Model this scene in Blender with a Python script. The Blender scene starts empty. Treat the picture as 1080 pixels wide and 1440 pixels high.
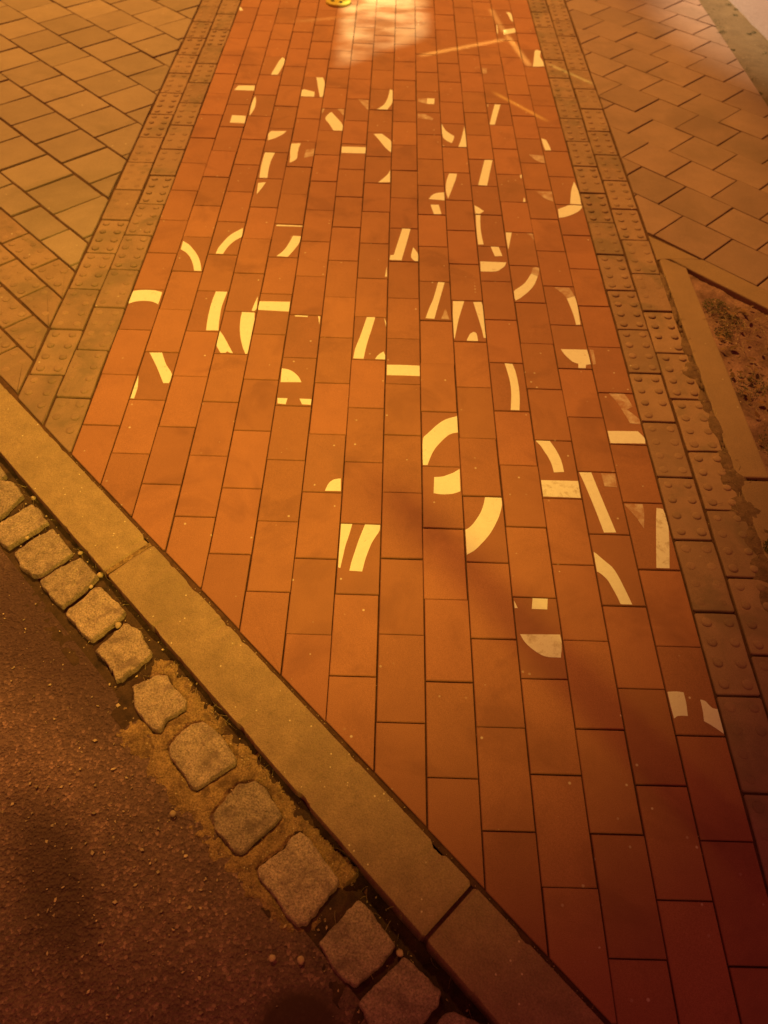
import bpy, bmesh, math, random
from mathutils import Vector, Matrix
from math import radians, sin, cos, pi, sqrt
random.seed(7)
S = bpy.context.scene
C = S.collection

# ---------------------------------------------------------------- camera
cam = bpy.data.objects.new('camera', bpy.data.cameras.new('camera')); C.objects.link(cam)
R_, U_, F_ = Vector((0.9995, 0.01992, 0.02441)), Vector((-0.03078, 0.78247, 0.62193)), Vector((0.00671, 0.62237, -0.7827))
m = Matrix((R_, U_, -F_)).transposed().to_4x4(); m.translation = (0, 0, 1.5234)
cam.matrix_world = m
cam.data.sensor_fit = 'VERTICAL'; cam.data.sensor_height = 36; cam.data.sensor_width = 27; cam.data.lens = 26.70
cam.data.clip_start = .02; cam.data.clip_end = 500
cam.data.dof.use_dof = True; cam.data.dof.focus_distance = 1.75; cam.data.dof.aperture_fstop = 3.6
S.camera = cam
S.render.resolution_x, S.render.resolution_y = 768, 1024

# ---------------------------------------------------------------- world: dim town glow of a night sky
w = bpy.data.worlds.new('World'); S.world = w; w.use_nodes = True
bg = w.node_tree.nodes['Background']
bg.inputs[0].default_value = (1, .17, .12, 1); bg.inputs[1].default_value = 0.20
S.view_settings.view_transform = 'Standard'; S.view_settings.look = 'None'
S.view_settings.exposure = 0; S.view_settings.gamma = 1

def aim(o, at):
    o.rotation_euler = (Vector(at)-Vector(o.location)).to_track_quat('-Z', 'Y').to_euler()
def spot(name, loc, at, watts, col, ang, blend, size):
    d = bpy.data.lights.new(name, 'SPOT'); d.energy = watts; d.color = col
    d.spot_size = radians(ang); d.spot_blend = blend; d.shadow_soft_size = size
    o = bpy.data.objects.new(name, d); C.objects.link(o); o.location = loc; aim(o, at); return o
# street lamp pool of light coming from the far left
spot('street_lamp_light', (-2.64, 7.65, 8.21), (-1.38, 4.04, 0), 5000, (1, .49, .075), 39.2, .34, .10)
# second lamp behind the viewer on the right; the sign post stands in its beam
spot('rear_lamp_light', (5.2, -5.2, 6.0), (-.50, 1.60, 0), 4700, (1, .64, .06), 10.2, .95, .28)
# added overhead projectors shaping a light patch and streaks on the far path
def masked_projector(name, o, e1, e2, power, col, soft=(.12, .12), mottle=0, h=3.0):
    """projector h metres above the ground lighting the parallelogram o, o+e1, o+e2"""
    c = (o[0]+(e1[0]+e2[0])/2, o[1]+(e1[1]+e2[1])/2)
    r = max(math.hypot(o[0]+a*e1[0]+b*e2[0]-c[0], o[1]+a*e1[1]+b*e2[1]-c[1]) for a in (0, 1) for b in (0, 1))
    l = spot(name, (c[0], c[1], h), (c[0], c[1], 0), power, col, math.degrees(2*math.atan(r*1.15/h)), .05, .004)
    l.rotation_euler = (0, 0, 0)
    l.data.use_nodes = True; nt = l.data.node_tree; em = nt.nodes['Emission']
    tc = nt.nodes.new('ShaderNodeTexCoord'); sp = nt.nodes.new('ShaderNodeSeparateXYZ'); nt.links.new(tc.outputs['Normal'], sp.inputs[0])
    def M_(op, a, b=0.0, c_=0.0):
        n = nt.nodes.new('ShaderNodeMath'); n.operation = op
        for i, v in enumerate((a, b, c_)):
            if hasattr(v, 'is_output'): nt.links.new(v, n.inputs[i])
            else: n.inputs[i].default_value = v
        return n.outputs[0]
    gx = M_('MULTIPLY_ADD', M_('DIVIDE', sp.outputs[0], sp.outputs[2]), -h, c[0]-o[0])
    gy = M_('MULTIPLY_ADD', M_('DIVIDE', sp.outputs[1], sp.outputs[2]), -h, c[1]-o[1])
    D = e1[0]*e2[1]-e1[1]*e2[0]
    u = M_('ADD', M_('MULTIPLY', gx, e2[1]/D), M_('MULTIPLY', gy, -e2[0]/D))
    v = M_('ADD', M_('MULTIPLY', gx, -e1[1]/D), M_('MULTIPLY', gy, e1[0]/D))
    def ss(x, a, b):
        n = nt.nodes.new('ShaderNodeMapRange'); n.interpolation_type = 'SMOOTHSTEP'
        n.inputs['From Min'].default_value = a; n.inputs['From Max'].default_value = b
        nt.links.new(x, n.inputs[0]); return n.outputs[0]
    k = M_('MULTIPLY', ss(u, 0, soft[0]), ss(M_('SUBTRACT', 1.0, u), 0, soft[0]))
    k = M_('MULTIPLY', k, M_('MULTIPLY', ss(v, 0, soft[1]), ss(M_('SUBTRACT', 1.0, v), 0, soft[1])))
    if mottle:
        cb = nt.nodes.new('ShaderNodeCombineXYZ'); nt.links.new(M_('MULTIPLY', gx, 3.2), cb.inputs[0]); nt.links.new(M_('MULTIPLY', gy, 5.5), cb.inputs[1])
        nz = nt.nodes.new('ShaderNodeTexNoise'); nz.inputs['Scale'].default_value = 1.0; nz.inputs['Detail'].default_value = 3; nt.links.new(cb.outputs[0], nz.inputs['Vector'])
        k = M_('MULTIPLY', k, M_('ADD', 1-mottle, M_('MULTIPLY', ss(nz.outputs[0], .38, .62), mottle)))
        k = M_('MULTIPLY', k, M_('ADD', .35, M_('MULTIPLY', ss(v, 0, .75), .65)))
    nt.links.new(k, em.inputs['Strength'])
masked_projector('patch_projector', (-.305, 3.80), (.53, .50), (-.02, 1.35), 1800, (.8, 1.0, .52), (.20, .12), .78)
masked_projector('streak_projector', (.12, 4.045), (.49, .27), (-.02, .055), 480, (1, .95, .25), (.12, .45))
masked_projector('streak_projector', (.50, 4.76), (.05, -.36), (.05, .0), 330, (1, .95, .25), (.12, .45))
masked_projector('streak_projector', (.555, 4.40), (.09, -.42), (.05, .01), 480, (1, .95, .25), (.12, .45))
masked_projector('streak_projector', (.735, 4.04), (.22, -.25), (.02, .03), 260, (1, .95, .2), (.2, .45))
masked_projector('streak_projector', (.44, 3.705), (.25, -.31), (.022, .03), 300, (1, .86, .12), (.2, .45))
masked_projector('streak_projector', (-.55, 4.42), (.30, .10), (.0, .07), 150, (1, .95, .25), (.3, .45))
# added fill spot that brightens the wall foot
spot('wall_fill', (.9, 7.2, 2.9), (2.06, 4.86, .28), 1500, (1, .70, .34), 24, .9, .05)

# ---------------------------------------------------------------- helpers
def link(name, bm, mat, parent=None, smooth=False):
    me = bpy.data.meshes.new(name); bmesh.ops.recalc_face_normals(bm, faces=bm.faces); bm.to_mesh(me); bm.free()
    me.materials.append(mat)
    if smooth:
        for f in me.polygons: f.use_smooth = True
    o = bpy.data.objects.new(name, me); C.objects.link(o)
    if parent: o.parent = parent
    return o
def tag(o, label, cat, group=None):
    o['label'] = label; o['category'] = cat
    if group: o['group'] = group
    return o
def struct(o): o['kind'] = 'structure'; return o
def stuff(o, label=None, cat=None):
    o['kind'] = 'stuff'
    if label: o['label'] = label; o['category'] = cat
    return o
def ccw(P):
    a = sum(P[i-1][0]*P[i][1]-P[i][0]*P[i-1][1] for i in range(len(P)))
    return P if a > 0 else P[::-1]
def inset(P, d):
    n = len(P); out = []
    for i in range(n):
        a, b, c = Vector(P[i-1]), Vector(P[i]), Vector(P[(i+1) % n])
        e1 = (b-a).normalized(); e2 = (c-b).normalized()
        n1 = Vector((-e1.y, e1.x)); n2 = Vector((-e2.y, e2.x))
        s = n1+n2; k = 1+n1.dot(n2)
        if k < .25: k = .25
        out.append(tuple(b+s*(d/k)))
    return out
def half(P, a, b, c):
    """keep a*x+b*y >= c"""
    out = []
    for i in range(len(P)):
        p, q = P[i-1], P[i]; dp = a*p[0]+b*p[1]-c; dq = a*q[0]+b*q[1]-c
        if (dp >= 0) != (dq >= 0):
            t = dp/(dp-dq); out.append((p[0]+t*(q[0]-p[0]), p[1]+t*(q[1]-p[1])))
        if dq >= 0: out.append(tuple(q))
    # drop near-duplicate points
    r = []
    for v in out:
        if not r or (Vector(v)-Vector(r[-1])).length > .002: r.append(v)
    if len(r) > 2 and (Vector(r[0])-Vector(r[-1])).length < .002: r.pop()
    return r
def parea(P): return abs(sum(P[i-1][0]*P[i][1]-P[i][0]*P[i-1][1] for i in range(len(P))))/2
def wob(P, amp, step=.03, rnd=random):
    """subdivide the outline and shake it a little, corners rounded off"""
    out = []
    n = len(P)
    for i in range(n):
        a, b = Vector(P[i]), Vector(P[(i+1) % n]); L = (b-a).length
        k = max(2, int(L/step)); nn = Vector((-(b-a).y, (b-a).x))/max(L, 1e-6)
        for j in range(k):
            t = (j+.18)/(k) if j == 0 else j/k
            if j == 0:
                out.append(tuple(a+(b-a)*min(.25, .004/max(L, .004))+nn*rnd.uniform(0, amp)))
            else:
                out.append(tuple(a+(b-a)*t+nn*rnd.uniform(-amp*.3, amp)))
        out.append(tuple(b-(b-a)*min(.25, .004/max(L, .004))+nn*rnd.uniform(0, amp)))
    return out
def slab(bm, P, z=0, depth=.03, bev=.0025, tilt=.0006, drop=None):
    P = ccw(P)
    if parea(P) < 3e-5: return
    if bev*2.2 > sqrt(parea(P))*.5: bev *= .4
    cx = sum(p[0] for p in P)/len(P); cy = sum(p[1] for p in P)/len(P)
    tx, ty, tz = random.gauss(0, tilt)*8, random.gauss(0, tilt)*5, random.gauss(0, tilt)
    Z = lambda p, h: z+tz+tx*(p[0]-cx)+ty*(p[1]-cy)+h
    rings = [[bm.verts.new((p[0], p[1], Z(p, -depth))) for p in P],
             [bm.verts.new((p[0], p[1], Z(p, -(drop or bev)))) for p in P]]
    q = inset(P, bev*.3); rings.append([bm.verts.new((p[0], p[1], Z(p, -(drop or bev)*.35))) for p in q])
    q = inset(P, bev); rings.append([bm.verts.new((p[0], p[1], Z(p, 0))) for p in q])
    n = len(P)
    for a, b in zip(rings, rings[1:]):
        for i in range(n):
            bm.faces.new((a[i], a[(i+1) % n], b[(i+1) % n], b[i]))
    bm.faces.new(rings[-1])
def prism(bm, P, z0, z1):
    P = ccw(P)
    a = [bm.verts.new((p[0], p[1], z0)) for p in P]; b = [bm.verts.new((p[0], p[1], z1)) for p in P]
    f = bm.faces.new(b); n = len(P)
    for i in range(n): bm.faces.new((a[i], a[(i+1) % n], b[(i+1) % n], b[i]))
    bmesh.ops.triangulate(bm, faces=[f])
def sheet(P, z, step=None, amp=0, fn=None):
    """ground sheet over the axis-aligned box P=(x0,y0,x1,y1) with a height field"""
    x0, y0, x1, y1 = P; bm = bmesh.new()
    nx = max(1, int((x1-x0)/step)) if step else 1; ny = max(1, int((y1-y0)/step)) if step else 1
    g = [[bm.verts.new((x0+(x1-x0)*i/nx, y0+(y1-y0)*j/ny, z+(fn(x0+(x1-x0)*i/nx, y0+(y1-y0)*j/ny) if fn else 0))) for i in range(nx+1)] for j in range(ny+1)]
    for j in range(ny):
        for i in range(nx): bm.faces.new((g[j][i], g[j][i+1], g[j+1][i+1], g[j+1][i]))
    return bm
from mathutils import noise as mn
def fbm(x, y, s, o=3):
    return mn.fractal(Vector((x*s, y*s, 3.7)), 1.0, 2.0, o)

DARK_AREAS = [(-0.7022, 0.5108), (-0.4667, 0.152), (-0.1333, 0.1186), (-0.0852, 0.1197), (-0.9048, 1.0419), (-0.5544, 0.7326)]     # end points of the darker areas in the road colour, metres

# ---------------------------------------------------------------- materials
def mat(name):
    m = bpy.data.materials.new(name); m.use_nodes = True; nt = m.node_tree; nt.nodes.clear()
    o = nt.nodes.new('ShaderNodeOutputMaterial'); b = nt.nodes.new('ShaderNodeBsdfPrincipled')
    nt.links.new(b.outputs[0], o.inputs[0]); b.inputs['Specular IOR Level'].default_value = .35
    return m, nt, b
def N(nt, t, **k):
    n = nt.nodes.new(t)
    for a, v in k.items(): setattr(n, a, v)
    return n
def tex(nt, scale, detail=4, rough=.6, kind='ShaderNodeTexNoise', vec='Object', dist=0):
    t = N(nt, kind); t.inputs['Scale'].default_value = scale
    if kind == 'ShaderNodeTexNoise':
        t.inputs['Detail'].default_value = detail; t.inputs['Roughness'].default_value = rough; t.inputs['Distortion'].default_value = dist
    g = N(nt, 'ShaderNodeNewGeometry') if vec == 'World' else N(nt, 'ShaderNodeTexCoord')
    nt.links.new(g.outputs['Position' if vec == 'World' else 'Object'], t.inputs['Vector']); return t
def ramp(nt, src, stops):
    r = N(nt, 'ShaderNodeValToRGB'); e = r.color_ramp.elements
    while len(e) < len(stops): e.new(.5)
    for k, (p, c) in enumerate(stops):
        e[k].position = p; e[k].color = (*c, 1) if hasattr(c, '__len__') else (c, c, c, 1)
    nt.links.new(src, r.inputs[0]); return r.outputs[0]
def mix(nt, a, b, f, mode='MIX'):
    x = N(nt, 'ShaderNodeMix', data_type='RGBA', blend_type=mode)
    for i, v in ((6, a), (7, b), (0, f)):
        if hasattr(v, 'is_output'): nt.links.new(v, x.inputs[i])
        elif i == 0: x.inputs[0].default_value = v
        else: x.inputs[i].default_value = (*v, 1) if len(v) == 3 else v
    return x.outputs[2]
def bump(nt, b, srcs):
    prev = None
    for s, st, d in srcs:
        n = N(nt, 'ShaderNodeBump'); n.inputs['Strength'].default_value = st; n.inputs['Distance'].default_value = d
        nt.links.new(s, n.inputs['Height'])
        if prev: nt.links.new(prev, n.inputs['Normal'])
        prev = n.outputs[0]
    nt.links.new(prev, b.inputs['Normal'])
def island(nt): return N(nt, 'ShaderNodeNewGeometry').outputs['Random Per Island']
def objrand(nt): return N(nt, 'ShaderNodeObjectInfo').outputs['Random']
def hsv(nt, col, v, lo, hi, hlo=.4975, hhi=.5025):
    h = N(nt, 'ShaderNodeHueSaturation'); nt.links.new(col, h.inputs['Color'])
    for k, a, b in (('Value', lo, hi), ('Hue', hlo, hhi)):
        mr = N(nt, 'ShaderNodeMapRange'); mr.inputs['To Min'].default_value = a; mr.inputs['To Max'].default_value = b
        if k == 'Hue':
            w_ = N(nt, 'ShaderNodeTexWhiteNoise', noise_dimensions='1D'); nt.links.new(v, w_.inputs['W']); nt.links.new(w_.outputs[0], mr.inputs[0])
        else: nt.links.new(v, mr.inputs[0])
        nt.links.new(mr.outputs[0], h.inputs[k])
    return h.outputs[0]
def grit(name, c1, c2, scale, rnd=None, lo=.9, hi=1.1, speck=None, bstr=.5, fine=900, rough=.85, stain=None, coarse=None, grain=(.74, 1.26)):
    m, nt, b = mat(name)
    a = tex(nt, scale, 5, .65, vec='World'); f = tex(nt, fine, 2, .7, vec='World')
    col = ramp(nt, a.outputs[0], [(.3, c1), (.7, c2)])
    fr = ramp(nt, f.outputs[0], [(.32, grain[0]), (.68, grain[1])])
    col = mix(nt, col, fr, .8, 'MULTIPLY')
    if stain:
        s = tex(nt, stain[1], 4, .6, vec='World', dist=.6)
        col = mix(nt, col, stain[0], ramp(nt, s.outputs[0], [(stain[2], 0.), (stain[2]+.14, stain[3])]))
    if speck:
        v = tex(nt, speck[1], kind='ShaderNodeTexVoronoi', vec='World')
        wn = N(nt, 'ShaderNodeSeparateColor'); nt.links.new(v.outputs['Color'], wn.inputs[0])
        g = ramp(nt, v.outputs['Distance'], [(.16, 1.), (.24, 0.)])
        h = ramp(nt, wn.outputs[0], [(speck[2], 0.), (speck[2]+.02, 1.)])
        k = mix(nt, g, h, 1., 'MULTIPLY'); col = mix(nt, col, speck[0], k)
    if rnd: col = hsv(nt, col, rnd(nt), lo, hi)
    nt.links.new(col, b.inputs['Base Color']); b.inputs['Roughness'].default_value = rough
    cz = tex(nt, coarse or 60, 4, .6, vec='World')
    bump(nt, b, [(cz.outputs[0], bstr*.6, .004), (f.outputs[0], bstr, .0012)])
    return m
BR1, BR2 = (.335, .145, .085), (.385, .168, .095)
M = {}
M['brick'] = grit('red_brick', BR1, BR2, 9, island, .89, 1.07, ((.62, .5, .4), 70, .972), .45, 620, .8, ((.24, .10, .062), 5, .52, .55), 35)
M['pbrick'] = grit('red_brick_painted', (.30, .132, .08), (.345, .152, .09), 9, objrand, .94, 1.02, ((.62, .5, .4), 70, .972), .45, 620, .8, ((.24, .11, .065), 5, .54, .45), 35)
M['slab'] = grit('concrete_slab', (.29, .212, .17), (.345, .252, .20), 7, island, .84, 1.1, ((.6, .5, .38), 60, .985), .5, 700, .85, ((.2, .15, .11), 2.3, .52, .5), 30)
M['slabr'] = grit('concrete_slab_right', (.265, .17, .14), (.335, .212, .17), 6, island, .86, 1.08, None, .45, 700, .85, ((.2, .13, .10), 2.3, .52, .5), 30)
M['stud'] = grit('studded_tile', (.275, .170, .12), (.35, .218, .158), 12, island, .86, 1.08, ((.6, .5, .38), 70, .98), .5, 700, .8, ((.16, .12, .08), 6, .5, .5), 40)
M['kerb'] = grit('kerb_concrete', (.29, .20, .12), (.40, .275, .165), 22, objrand, .95, 1.05, ((.75, .62, .42), 110, .94), 1.5, 330, .8, ((.23, .16, .09), 3.5, .52, .5), 60, (.75, 1.25))
M['edge'] = grit('edging_concrete', (.25, .165, .11), (.31, .20, .13), 6, objrand, .93, 1.05, ((.5, .4, .3), 80, .98), .5, 700, .85, None, 40)
M['granite'] = grit('granite', (.32, .235, .18), (.52, .385, .29), 45, objrand, .82, 1.1, ((.62, .5, .4), 190, .80), 2.2, 260, .75, ((.20, .135, .11), 20, .5, .7), 85, (.5, 1.5))
def asphalt():
    m, nt, b = mat('asphalt')
    a = tex(nt, 3.2, 5, .65, vec='World'); f = tex(nt, 420, 3, .7, vec='World')
    col = ramp(nt, a.outputs[0], [(.3, (.15, .088, .078)), (.7, (.29, .172, .14))])
    v = tex(nt, 175, kind='ShaderNodeTexVoronoi', vec='World'); sc = N(nt, 'ShaderNodeSeparateColor'); nt.links.new(v.outputs['Color'], sc.inputs[0])
    col = mix(nt, col, ramp(nt, sc.outputs[0], [(0., .6), (.55, .88), (.85, 1.15), (1., 2.1)]), .7, 'MULTIPLY')
    col = mix(nt, col, ramp(nt, f.outputs[0], [(.3, .7), (.7, 1.3)]), .8, 'MULTIPLY')
    v2 = tex(nt, 75, kind='ShaderNodeTexVoronoi', vec='World'); s2 = N(nt, 'ShaderNodeSeparateColor'); nt.links.new(v2.outputs['Color'], s2.inputs[0])
    k = mix(nt, ramp(nt, v2.outputs['Distance'], [(.14, 1.), (.22, 0.)]), ramp(nt, s2.outputs[0], [(.955, 0.), (.965, 1.)]), 1., 'MULTIPLY')
    col = mix(nt, col, (.42, .31, .19), k)
    # colour darkened by position: a long band, a wide area, a smooth spot
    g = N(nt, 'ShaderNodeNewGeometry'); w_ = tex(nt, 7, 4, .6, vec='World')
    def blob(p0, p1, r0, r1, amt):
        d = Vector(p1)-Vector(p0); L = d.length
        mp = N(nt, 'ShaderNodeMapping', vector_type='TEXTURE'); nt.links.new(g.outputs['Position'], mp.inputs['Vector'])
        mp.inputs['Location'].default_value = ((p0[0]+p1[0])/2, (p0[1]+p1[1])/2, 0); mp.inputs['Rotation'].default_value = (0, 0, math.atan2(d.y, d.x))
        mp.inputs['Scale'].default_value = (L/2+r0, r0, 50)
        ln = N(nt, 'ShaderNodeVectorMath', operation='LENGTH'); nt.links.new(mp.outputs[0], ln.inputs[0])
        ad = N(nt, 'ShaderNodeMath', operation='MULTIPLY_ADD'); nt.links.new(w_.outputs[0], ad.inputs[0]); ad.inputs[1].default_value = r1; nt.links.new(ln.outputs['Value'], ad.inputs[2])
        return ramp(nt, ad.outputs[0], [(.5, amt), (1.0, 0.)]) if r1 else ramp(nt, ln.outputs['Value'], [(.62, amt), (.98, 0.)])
    col = mix(nt, col, (.085, .046, .038), blob(DARK_AREAS[0], DARK_AREAS[1], .10, .35, .75))
    col = mix(nt, col, (.085, .042, .042), blob(DARK_AREAS[4], DARK_AREAS[5], .26, .25, .8))
    sm = blob(DARK_AREAS[2], DARK_AREAS[3], .062, 0, .93)
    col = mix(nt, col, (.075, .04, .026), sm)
    nt.links.new(col, b.inputs['Base Color']); b.inputs['Roughness'].default_value = .9
    inv = N(nt, 'ShaderNodeMath', operation='SUBTRACT'); inv.inputs[0].default_value = 1.0; nt.links.new(sm, inv.inputs[1])
    cz = tex(nt, 28, 5, .7, vec='World')
    h1 = mix(nt, (.5, .5, .5), v.outputs['Distance'], inv.outputs[0]); h2 = mix(nt, (.5, .5, .5), cz.outputs[0], inv.outputs[0])
    bump(nt, b, [(h2, 1.0, .011), (h1, .8, .0035), (f.outputs[0], .6, .001)])
    return m
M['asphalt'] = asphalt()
M['mortar'] = grit('mortar', (.22, .135, .065), (.42, .27, .125), 34, None, 1, 1, ((.6, .48, .3), 150, .84), 2.0, 260, .9, ((.12, .065, .035), 30, .52, .8), 90, (.5, 1.5))
M['verge'] = grit('verge_moss', (.13, .085, .045), (.18, .12, .065), 9, None, 1, 1, ((.4, .3, .2), 80, .95), 1.0, 220, .95, ((.09, .06, .03), 12, .56, .4), 70)
M['dirt'] = grit('dark_dirt', (.035, .02, .013), (.11, .06, .035), 30, None, 1, 1, ((.40, .30, .2), 120, .95), 1.0, 300, .95, None, 80)
M['joint'] = grit('joint_sand', (.06, .028, .016), (.13, .06, .034), 40, None, 1, 1, ((.4, .3, .2), 160, .97), .8, 500, .95, None, 80)
M['soil'] = grit('planting_soil', (.13, .066, .055), (.36, .20, .17), 7, None, 1, 1, ((.4, .28, .19), 80, .94), 1.0, 220, .95, ((.07, .036, .026), 9, .54, .7), 70)
M['wash'] = grit('washed_dirt', (.10, .06, .04), (.22, .135, .09), 30, None, 1, 1, ((.4, .3, .2), 140, .93), 1.2, 250, .95, None, 80)
M['wall'] = grit('wall_plaster', (.74, .64, .70), (.80, .70, .76), 6, None, 1, 1, None, .5, 300, .85, None, 60)
M['straw'] = grit('straw', (.30, .22, .12), (.5, .38, .2), 60, island, .6, 1.2, None, .2)
M['moss'] = grit('moss', (.035, .045, .014), (.09, .085, .025), 60, island, .6, 1.3, None, .4)
M['leaf'] = grit('dead_leaf', (.12, .06, .03), (.25, .13, .06), 50, island, .6, 1.3, None, .3)
M['pebble'] = grit('pebble', (.45, .33, .20), (.75, .58, .36), 40, island, .5, 1.2, None, .5)
M['metal'] = grit('galvanised_steel', (.3, .3, .3), (.42, .42, .42), 40, None, 1, 1, None, .2, 300, .45)
M['shoe'] = grit('shoe_leather', (.02, .014, .012), (.03, .02, .016), 30, None, 1, 1, None, .2, 500, .6)
M['rubber'] = grit('sole_rubber', (.025, .018, .016), (.03, .02, .018), 30, None, 1, 1, None, .2, 500, .8)
M['cap'] = grit('yellow_paint', (.50, .38, .06), (.62, .50, .10), 30, None, 1, 1, None, .4, 500, .5, ((.2, .14, .05), 24, .56, .7))
M['hole'] = grit('dark_hole', (.01, .008, .006), (.02, .014, .01), 30)
def paint(name, kind):
    m, nt, b = mat(name)
    base = (.84, .83, .80)
    a = tex(nt, 60, 4, .65, vec='World'); f = tex(nt, 900, 2, .7, vec='World')
    col = ramp(nt, a.outputs[0], [(.3, base), (.7, tuple(c*.92 for c in base))])
    lo, hi, mx = {0: (.60, .76, .55), 1: (.30, .64, .95), 2: (.50, .66, .6)}[kind]
    s = tex(nt, 55 if kind == 0 else 34, 6, .72, vec='World', dist=.5)
    under = (.34, .14, .075) if kind != 2 else (.36, .25, .15)
    wear = ramp(nt, s.outputs[0], [(lo, .42 if kind == 1 else 0.), (hi, mx)])
    col = mix(nt, col, under, wear)
    pit = ramp(nt, f.outputs[0], [(.28, .5), (.4, 0.)]); col = mix(nt, col, (.34, .15, .08), pit)
    nt.links.new(col, b.inputs['Base Color']); b.inputs['Roughness'].default_value = .7
    bump(nt, b, [(a.outputs[0], .3, .001), (f.outputs[0], .3, .0006)]); return m
PAINT = [paint('white_road_paint', 0), paint('faded_road_paint', 1), paint('stained_road_paint', 2)]


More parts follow.
